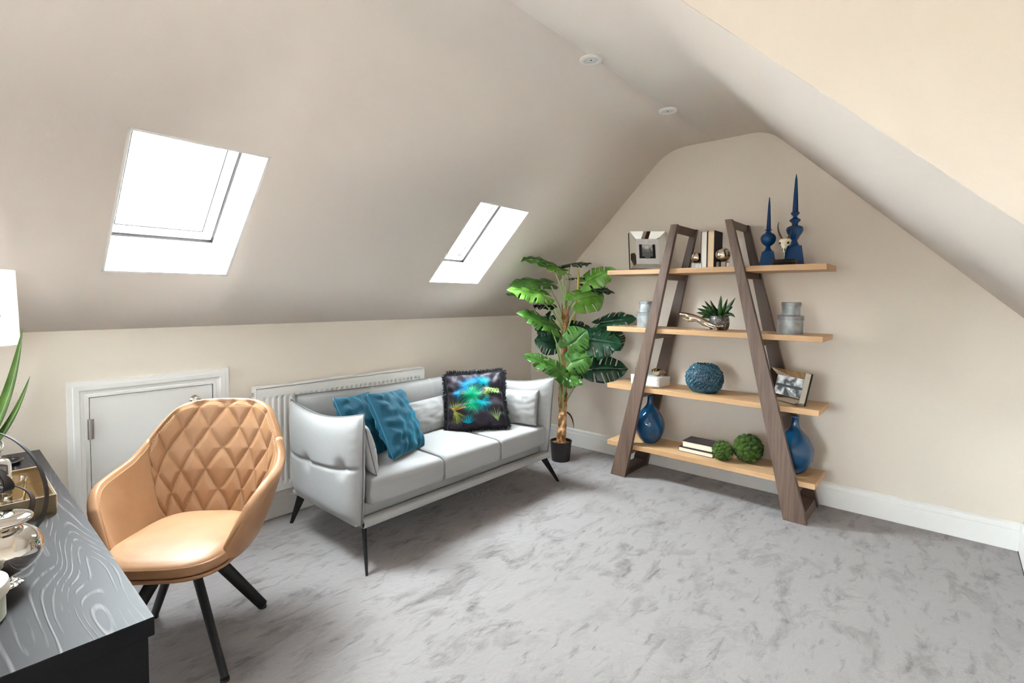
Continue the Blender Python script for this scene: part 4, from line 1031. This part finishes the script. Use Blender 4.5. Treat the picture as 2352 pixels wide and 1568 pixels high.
def monstera_leaf(base_, tip, wr, back, face, dark, seed):
    base_ = L3(base_); tip = L3(tip); e = (tip - base_); L_ = e.length; e.normalize()
    L_ *= 1.08
    n_ = (V((0, 0, 1)) * (1 - face) + CAMDIR * face); n_ = (n_ - e * n_.dot(e)).normalized(); s_ = e.cross(n_).normalized()
    rnd = random.Random(seed); NS, NQ = 54, 7; cuts = [.16, .30, .44, .58, .72]
    W_ = L_ * wr
    def outline(t):   # t 0 back lobe .. 1 tip
        return interp([(0, .30), (.06, .62), (.15, .86), (.3, 1.0), (.45, .97), (.6, .84), (.75, .62), (.88, .36), (.96, .14), (1, 0.0)], t)
    vs_ = []; fs = []
    curve = rnd.uniform(.25, .5); cup = rnd.uniform(-.2, .25)
    for sd in (-1, 1):
        off = len(vs_)
        for i in range(NS):
            t = i / (NS - 1)
            for j in range(NQ):
                q = j / (NQ - 1)
                # midrib runs from base to tip, lobes reach back
                tm = max(0, (t - .12) / .88)
                sw = q * (.10 + .24 * (1 - t)) * L_ * (1 if t > .2 else (t / .2))
                back_ = back * L_ * .75 * (1 - smoothstep(0, .32, t)) * (q ** .7)
                x = tm * L_ + sw * .55 - back_
                y = outline(t) * W_ * .62 * q
                z = -curve * L_ * (max(0, x) / L_) ** 2 * .45 + cup * y * .7 - abs(y) ** 2 / max(W_, .01) * .35
                z += .008 * sin(t * 20 + sd + seed) * q ** 1.5 + .012 * noise.noise(V((x * 14 + seed, y * 14, sd)))
                vs_.append(base_ + e * x + s_ * (sd * y) + n_ * z)
        for i in range(NS - 1):
            tc_ = (i + .5) / (NS - 1)
            for j in range(NQ - 1):
                cut = any(abs(tc_ - (c + .02 * sd)) < .013 for c in cuts) and j >= (3 if seed % 3 else 2)
                if cut: continue
                a = off + i * NQ + j
                fs.append((a, a + NQ, a + NQ + 1, a + 1))
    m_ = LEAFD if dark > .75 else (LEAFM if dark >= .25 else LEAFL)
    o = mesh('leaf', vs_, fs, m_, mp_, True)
    so = o.modifiers.new('t', 'SOLIDIFY'); so.thickness = .0012
    # stalk back to the trunk
    hz = max(.32, base_.z - rnd.uniform(.30, .45)); idx = min(39, max(0, int((hz - .14) / (1.32 - .14) * 39))); p0 = tr[idx] if hz < 1.32 else tr[39]
    mid = (p0 + base_) / 2 + V((0, 0, .04)) - (base_ - p0).cross(V((0, 0, 1))) * .02
    pts = spline([p0, lerp(p0, mid, .6) + V((0, 0, .02)), mid, base_], 12)
    G().tube(pts, [.0075 - .003 * i / 11 for i in range(12)], 8).make('leaf_stalk', PETI, mp_, True)
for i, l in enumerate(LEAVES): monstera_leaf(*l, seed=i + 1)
g = G(); g.tube(spline([(.09, -.06, 1.2), (.085, -.10, 1.5), (.075, -.115, 1.68)], 8), [.005, .006, .007, .009, .012, .011, .007, .002], 8); g.make('bud', mat('yellow_bud', (.38, .32, .04), .5), mp_, True)

# ------------------------------------------------------------------ tub chair
CH = thing('tub_chair', 'tan leather tub chair with diamond quilted back and black splayed legs', 'chair', (-3.39, -.955, 0), R(-44))
def plan(ph, fl, base_=False):
    # ph 0 = back centre, +-; superellipse plan. fl = outward flare
    s_, c_ = sin(ph), cos(ph)
    ex = .78
    X = (abs(s_) ** ex) * (1 if s_ > 0 else -1); Y = (abs(c_) ** ex) * (1 if c_ > 0 else -1)
    return X, Y
PM = R(128)
def rimh(ph):
    a = abs(math.degrees(ph))
    T_ = [(0, .925), (12, .925), (22, .920), (30, .910), (36, .892), (42, .858), (48, .805), (55, .748), (62, .712), (75, .690), (90, .672), (102, .645), (112, .605), (120, .54), (128, .45)]
    return sum(interp(T_, min(128, abs(a + d_))) for d_ in (-6, -4, -2, 0, 2, 4, 6)) / 7 if a < 112 else interp(T_, a)
def seatf(ph):
    return .405
def shellpt(ph, v_, inner=0.0):
    X, Y = plan(ph, 0)
    a = abs(math.degrees(ph)); zt = rimh(ph); zb = seatf(ph)
    z = lerp(zb, zt, v_)
    hgt = (z - .405) / .5
    # base plan half sizes and flare with height
    bx, byb, byf = .225, .235, .22
    fx = .115 * min(1, hgt * 1.6) ** .8 * (1 if a > 45 else lerp(.55, 1, smoothstep(0, 45, a)))
    if a < 60: fx *= lerp(1, .85, smoothstep(.55, .95, hgt) * (1 - smoothstep(40, 60, a)))
    fy = (.13 * hgt ** 1.1 if Y > 0 else .03 * hgt)
    x = X * (bx + fx - inner); y = .03 + Y * ((byb if Y > 0 else byf) + fy - inner)
    return V((x, y, z))
def quilt(ph, v_):
    # diamonds over the back, measured along width and height
    s1 = ph / R(52) * .26; z = shellpt(ph, v_).z
    a = s1 / .092 + z / .178 ; b = s1 / .092 - z / .178
    da = abs(a - round(a)) ; db = abs(b - round(b))
    d1 = min(da, db)
    return d1
nrm_cache = {}
def shell_mesh(name, p0, p1, nu, nv, quilted):
    vs_ = []; th_ = .036
    def inn(ph, v_):
        p = shellpt(ph, v_); du = (shellpt(ph + .01, v_) - shellpt(ph - .01, v_)); dv = (shellpt(ph, min(1, v_ + .01)) - shellpt(ph, max(0, v_ - .01)))
        n_ = du.cross(dv).normalized()
        if n_.dot(V((p.x, p.y - .03, 0))) > 0: n_ = -n_
        return p, n_
    g = G(); rows = []
    prof = []
    # section across: inner face bottom->top, rounded rim, outer face top->bottom
    K = nv
    for i in range(nu):
        ph = lerp(p0, p1, i / (nu - 1)); row = []
        edge = min(1, (PM - abs(ph)) / R(10)); ea = max(0, edge) ** .5
        t_ = th_ * lerp(.35, 1, ea)
        for j in range(K):
            v_ = j / (K - 1) * .985; p, n_ = inn(ph, v_)
            off = t_ * .5 * (1 - max(0, (v_ - .93) / .07) ** 2 * .5) + .004
            if quilted:
                q = quilt(ph, v_); fade = smoothstep(0, .05, min(abs(ph - p0), abs(ph - p1))) 
                off += .010 * (min(1, q / .22) ** .5) + .003 * min(1, q / .45) - .011 
            row.append(p + n_ * off)
        p, n_ = inn(ph, .99)
        for aa in (30, 60, 90, 120, 150): row.append(p + V((0, 0, 1)) * .012 * sin(R(aa)) + n_ * t_ * .5 * cos(R(aa)))
        for j in range(12):
            v_ = .985 * (1 - j / 11); p, n_ = inn(ph, v_); row.append(p - n_ * t_ * .5)
        rows.append(row)
    P = len(rows[0]); vs_ = [p for r_ in rows for p in r_]
    fs = [(i * P + j, (i + 1) * P + j, (i + 1) * P + j + 1, i * P + j + 1) for i in range(nu - 1) for j in range(P - 1)]
    fs += [tuple(range(P)), tuple((nu - 1) * P + j for j in range(P))[::-1]]
    return G().add(vs_, fs).make(name, LEATHER, CH, True), inn
bk, inn = shell_mesh('backrest', -R(52), R(52), 170, 150, True)
al, _ = shell_mesh('arm', -PM, -R(52), 40, 40, False)
ar, _ = shell_mesh('arm', R(52), PM, 40, 40, False)
# stitches along rim and along the diamonds
g = G()
for k_ in range(210):
    ph = lerp(-PM * .93, PM * .93, k_ / 209); p, n_ = inn(ph, .955); q, _n = inn(ph + .008, .955)
    g.tube([p + n_ * .0225, q + n_ * .0225], .0011, 4)
o = g.make('rim_stitching', STITCH, CH); o['kind'] = 'stuff'
g = G()
for fam in (1, -1):
    for k_ in range(-9, 12):
        for t in range(60):
            # a or b integer line
            z = .48 + t * .0075; s1 = (k_ - fam * z / .178) * .092
            ph = s1 / .26 * R(52)
            if abs(ph) > R(50): continue
            zt = rimh(ph); v_ = (z - .405) / (zt - .405)
            if not .05 < v_ < .95: continue
            p, n_ = inn(ph, v_)
            dph = -fam * .0045 / .178 * .092 / .26 * R(52)
            p2, n2 = inn(ph + dph, (z + .0045 - .405) / (rimh(ph + dph) - .405))
            g.tube([p + n_ * .0118, p2 + n2 * .0118], .0009, 4)
o = g.make('diamond_stitching', STITCH, CH); o['kind'] = 'stuff'
# seat cushion
def seatout(a, ins=0):
    s_, c_ = sin(a), cos(a); ex = .62
    X = (abs(s_) ** ex) * (1 if s_ > 0 else -1); Y = (abs(c_) ** ex) * (1 if c_ > 0 else -1)
    hw = lerp(.205, .235, smoothstep(.6, -.7, Y) if 0 else smoothstep(-.6, .8, -Y))
    return X * (hw - ins), (Y * (.225 if Y > 0 else .262) + .02 - (ins * (1 if Y > 0 else -1)) )
def seatpt(u, v_):
    a = 2 * pi * u
    prof = [(1.0, .0), (.985, .0), (.0, .0)]
    secs = [(.035, .397), (.012, .400), (.002, .412), (0, .428), (.003, .446), (.012, .459), (.03, .468), (.06, .474), (.11, .479), (.17, .481), (.2248, .482)]
    i = v_ * (len(secs) - 1); k_ = min(int(i), len(secs) - 2); f = i - k_
    ins = lerp(secs[k_][0], secs[k_ + 1][0], f); z = lerp(secs[k_][1], secs[k_ + 1][1], f)
    x, y = seatout(a, 0); sc = 1 - ins / .225
    front = smoothstep(-.05, -.25, y * sc) if 0 else max(0, min(1, (-y * sc - .1) / .16))
    return (x * sc, .02 + (y - .02) * sc, z - .012 * front * (v_ > .4))
G().grid(seatpt, 72, 34, True).make('seat', LEATHER, CH, True)
o = G().grid(lambda u, v_: ((lambda xy: (xy[0] * (1.0 - .35 * v_ ** 2), .02 + (xy[1] - .02) * (1.0 - .35 * v_ ** 2), .404 - .045 * v_))(seatout(2 * pi * u))), 60, 8, True).make('seat_pan', LEATHER, CH, True)
pth = [(lambda xy: (xy[0] * .995, .02 + (xy[1] - .02) * .995, .402))(seatout(2 * pi * i / 72)) for i in range(72)]
G().tube(pth, .006, 8, True).make('seat_welt', LEATHER, CH, True)
G().lathe([(.10, .345), (.11, .350), (.11, .362), (.0, .363)], 28, cap=False).make('swivel_plate', BLACKM, CH)
for sx in (-1, 1):
    for sy in (-1, 1):
        p0 = V((sx * .06, sy * .06, .358)); p1 = V((sx * .223, sy * .223, .012)); RZ_ = Matrix.Rotation(R(5), 3, 'Z'); p0 = RZ_ @ p0; p1 = RZ_ @ p1
        d_ = (p1 - p0); g = G(); n_ = 16; vs_ = []
        sd = V((-sy, sx, 0)).normalized(); 
        for p, w_, t_ in ((p0, .026, .017), (p1, .0215, .0135)):
            upn = d_.cross(sd).normalized()
            for k_ in range(n_):
                a = 2 * pi * k_ / n_; vs_.append(p + sd * cos(a) * (t_ * .95) + upn * sin(a) * w_)
        g.add(vs_, [(k_, (k_ + 1) % n_, n_ + (k_ + 1) % n_, n_ + k_) for k_ in range(n_)] + [tuple(range(n_))[::-1], tuple(range(n_, 2 * n_))])
        l_ = g.make('leg', BLACKM, CH); autosmooth(l_, 50)
        G().lathe([(.016, 0), (.016, .010)], 16, (p1.x, p1.y, 0)).make('foot_pad', PLASTIC, l_)

# ------------------------------------------------------------------ desk
dk = thing('desk', 'black wood grain desk at the left edge of the room', 'desk', (-4.14, -1.125, 0))
dt_ = G().box((-.40, -.870, .700), (.403, .868, .7392)).make('desk_top', DESKS, dk, bevel=.0015)
G().box((-.3992, -.8692, .739), (.4022, .8672, .740)).make('veneer', DESK, dt_)
G().box((-.385, -.862, .02), (.393, -.822, .6995)).make('end_panel', DESKS, dk, bevel=.001)
G().box((-.385, .820, .02), (.393, .860, .6995)).make('end_panel', DESKS, dk, bevel=.001)
G().box((-.39, -.82, .25), (-.37, .82, .6995)).make('back_panel', DESKS, dk)
dr = G().box((-.36, -.40, .60), (.36, .40, .6995)).make('drawer', DESKS, dk); G().box((.36, -.06, .64), (.375, .06, .65)).make('handle', STEEL, dr)
for (x, y) in ((-.36, -.84), (.37, -.84), (-.36, .84), (.37, .84)): G().lathe([(.018, 0), (.018, .02)], 16, (x, y, 0)).make('foot_pad', STEEL, dk)

# --- things on the desk
ZD = .7402
jr = thing('lidded_jar', 'pale sage stone jar with a domed lid at the near corner of desk', 'jar', (-4.030, -1.750, ZD))
o = G().lathe([(.080, 0), (.088, .006), (.088, .056), (.084, .058)], 56).make('body', JAR, jr); autosmooth(o)
o = G().lathe([(.084, .056), (.094, .057), (.095, .062), (.093, .080), (.088, .084), (.066, .087), (.064, .091), (.060, .094), (.0, .095)], 56, cap=False).make('lid', JARL, jr); autosmooth(o)
mb = thing('mercury_ball_ornament', 'stacked shiny silver ball ornament on a clear glass foot, on the desk', 'ornament', (-3.937, -1.600, ZD))
o = G().lathe([(.034, 0), (.036, .003), (.030, .006), (.018, .010), (.014, .015), (.018, .018)], 40).make('glass_foot', GLASS, mb); autosmooth(o)
pf = [(.012, .018)] + [(.073 * sin(R(a)), .082 - .062 * cos(R(a))) for a in range(20, 161, 7)] + [(.022, .1415), (.030, .143)] + [(.056 * sin(R(a)) ** .8, .154 - .014 * cos(R(a))) for a in range(40, 150, 10)] + [(.02, .166), (.0, .166)]
o = G().lathe(pf, 64, cap=False).make('silver_balls', mat('mercury_glass', (.80, .77, .72), .04, 1.0), mb); autosmooth(o, 60)
# ribbon sculpture
rs = thing('ribbon_sculpture', 'black metal ribbon ring sculpture with looping bands on the desk', 'sculpture', (-3.938, -1.327, ZD))
e1 = V((.658, -.753, 0)); e3 = V((-.753, -.658, 0)); ez = V((0, 0, 1))
def ribbon(pts, wd, tk, wdir, name, n=120):
    P_ = closed_spline(pts, n); vs_ = []; k_ = len(P_)
    for i, p in enumerate(P_):
        t = (P_[(i + 1) % k_] - P_[(i - 1) % k_]).normalized(); wv = wdir(i / k_); wv = (wv - t * wv.dot(t)).normalized(); b = t.cross(wv)
        vs_ += [p + wv * wd / 2 + b * tk / 2, p - wv * wd / 2 + b * tk / 2, p - wv * wd / 2 - b * tk / 2, p + wv * wd / 2 - b * tk / 2]
    fs = [(4 * i + j, 4 * ((i + 1) % k_) + j, 4 * ((i + 1) % k_) + (j + 1) % 4, 4 * i + (j + 1) % 4) for i in range(k_) for j in range(4)]
    o = G().add(vs_, fs).make(name, BLACKM, rs); autosmooth(o, 40)
def ell(cx, cz, rx, rz_, off=0, tilt=0): return [e1 * (cx + rx * cos(2 * pi * i / 12)) + ez * (cz + rz_ * sin(2 * pi * i / 12)) + e3 * (off + tilt * sin(2 * pi * i / 12 + .8)) for i in range(12)]
ribbon(ell(0, .160, .157, .157, 0, .015), .014, .003, lambda q: e3 * .8 + ez * .3 + e1 * .2, 'outer_ring')
ribbon(ell(.018, .215, .082, .062, .03, .05), .026, .0025, lambda q: e3 * (1 + .2 * sin(6.28 * q)) + ez * .5 * cos(6.28 * q) + e1 * .4, 'inner_loop')
ribbon(ell(.012, .105, .088, .060, .03, -.05), .026, .0025, lambda q: e3 + ez * .6 * sin(6.28 * q + 1) + e1 * .4 * cos(6.28 * q), 'inner_loop')
# mirrored tray
ty = thing('mirrored_tray', 'bronze mirrored glass tray holding glassware on the desk', 'tray', (-3.945, -.98, ZD))
hx, hy, hz = .153, .192, .060
G().box((-hx, -hy, 0), (hx, hy, .006)).make('base', BRONZE, ty)
for lo, hi in [((-hx, -hy, .006), (hx, -hy + .006, hz)), ((-hx, hy - .006, .006), (hx, hy, hz)), ((-hx, -hy + .006, .006), (-hx + .006, hy - .006, hz)), ((hx - .006, -hy + .006, .006), (hx, hy - .006, hz))]:
    G().box(lo, hi).make('glass_side', BRONZEG, ty, bevel=.0008)
g = G(); r_ = .0022
cs = [(-hx, -hy), (hx, -hy), (hx, hy), (-hx, hy)]
for k_ in range(4):
    a, b = cs[k_], cs[(k_ + 1) % 4]; g.tube([(a[0], a[1], hz), (b[0], b[1], hz)], r_, 6); g.tube([(a[0], a[1], 0.002), (a[0], a[1], hz)], r_, 6)
o = g.make('metal_edging', mat('pale_brass', (.85, .78, .66), .2, 1.0), ty)
def glassware(name, label, cat, loc, prof, n=36):
    t = thing(name, label, cat, loc); o = G().lathe(prof, n, cap=False).make('glass', GLASS, t); autosmooth(o, 45); return t
glassware('glass_tumbler', 'clear glass tumbler standing in the mirrored tray', 'glass', (-3.880, -1.02, ZD + .0062), [(.0, .0), (.030, 0), (.036, .06), (.040, .085), (.0385, .085), (.034, .058), (.028, .010), (.0, .009)])
bt = glassware('glass_decanter', 'clear square glass decanter with stopper standing in the mirrored tray', 'bottle', (-3.905, -.90, ZD + .0062), [(.0, .0), (.034, 0), (.036, .004), (.036, .11), (.030, .125), (.014, .132), (.013, .155), (.017, .158), (.015, .158), (.010, .154), (.010, .13), (.027, .12), (.032, .108), (.032, .008), (.0, .008)], 24)
G().lathe([(.009, .150), (.011, .160), (.018, .166), (.020, .178), (.014, .190), (.0, .194)], 20, cap=False).make('stopper', GLASS, bt, True)
ds = thing('black_dish', 'small shallow black dish at the far end of the desk', 'dish', (-3.855, -.445, ZD))
o = G().lathe([(.034, 0), (.038, .002), (.052, .014), (.053, .018), (.051, .019), (.048, .014), (.034, .005), (.0, .004)], 40, cap=False).make('dish', BLACKG, ds, True)
# aloe
al_ = thing('aloe_plant', 'spiky green aloe at the left edge, on the desk', 'plant', (-3.965, -.62, ZD))
o = G().lathe([(.045, 0), (.05, .004), (.062, .09), (.058, .092), (.055, .08), (.0, .08)], 32, cap=False).make('pot', JAR, al_, True)
def aleaf(p0, p1, p2, w_):
    g = G(); q = [V(p) - V((-3.965, -.62, ZD)) for p in (p0, p1, p2)]; blade(g, q[0], q[1], q[2], w_, 18, (-.75, -.6, .1), .35)
    lf = g.make('leaf', ALOE, al_, True)
    gg = G(); n = 14
    for i in range(2, n - 1):
        t = i / n; p = q[0] * (1 - t) ** 2 + q[1] * 2 * t * (1 - t) + q[2] * t * t; d_ = (q[1] - q[0]) * (1 - t) + (q[2] - q[1]) * t; d_.normalize()
        sd = d_.cross(V((-.75, -.6, .1))).normalized(); ww = w_ * sin(pi * min(1, .18 + .82 * t)) ** .8 * .5
        for s_ in (-1, 1): b = p + sd * s_ * ww; gg.add([b + d_ * .002, b - d_ * .002, b + sd * s_ * .004 + d_ * .002], [(0, 1, 2)])
    th_ = gg.make('spine_teeth', mat('pale_thorn', (.5, .5, .25), .5), lf); th_['kind'] = 'stuff'
aleaf((-3.94, -.62, .82), (-3.835, -.60, .98), (-3.808, -.63, 1.292), .045)
aleaf((-3.94, -.63, .82), (-3.84, -.62, .90), (-3.795, -.66, 1.115), .028)
aleaf((-3.95, -.61, .82), (-3.89, -.55, 1.08), (-3.862, -.58, 1.345), .032)
aleaf((-3.98, -.62, .82), (-4.08, -.58, .95), (-4.14, -.60, 1.2), .04)
aleaf((-3.98, -.64, .82), (-4.02, -.74, .95), (-4.06, -.80, 1.1), .036)
# lamp
lm = thing('table_lamp', 'white drum shade table lamp at the far left end of the desk', 'lamp', (-3.975, -.385, ZD + .0))
o = G().lathe([(.075, 0), (.077, .01), (.02, .018), (.014, .05), (.05, .12), (.065, .2), (.045, .28), (.012, .34), (.010, .47)], 36).make('base', CHROME, lm, True)
o = G().lathe([(.176, .476), (.178, .482), (.176, .60), (.171, .772)], 56, cap=False).make('shade', SHADE, lm, True); o.modifiers.new('t', 'SOLIDIFY').thickness = .002
G().lathe([(.010, .47), (.010, .70)], 12).make('stem', STEEL, lm)
G().tube([(0, 0, .70), (.17, 0, .70)], .002, 6).make('spider', STEEL, lm); G().tube([(0, 0, .70), (-.17, 0, .70)], .002, 6).make('spider', STEEL, lm)
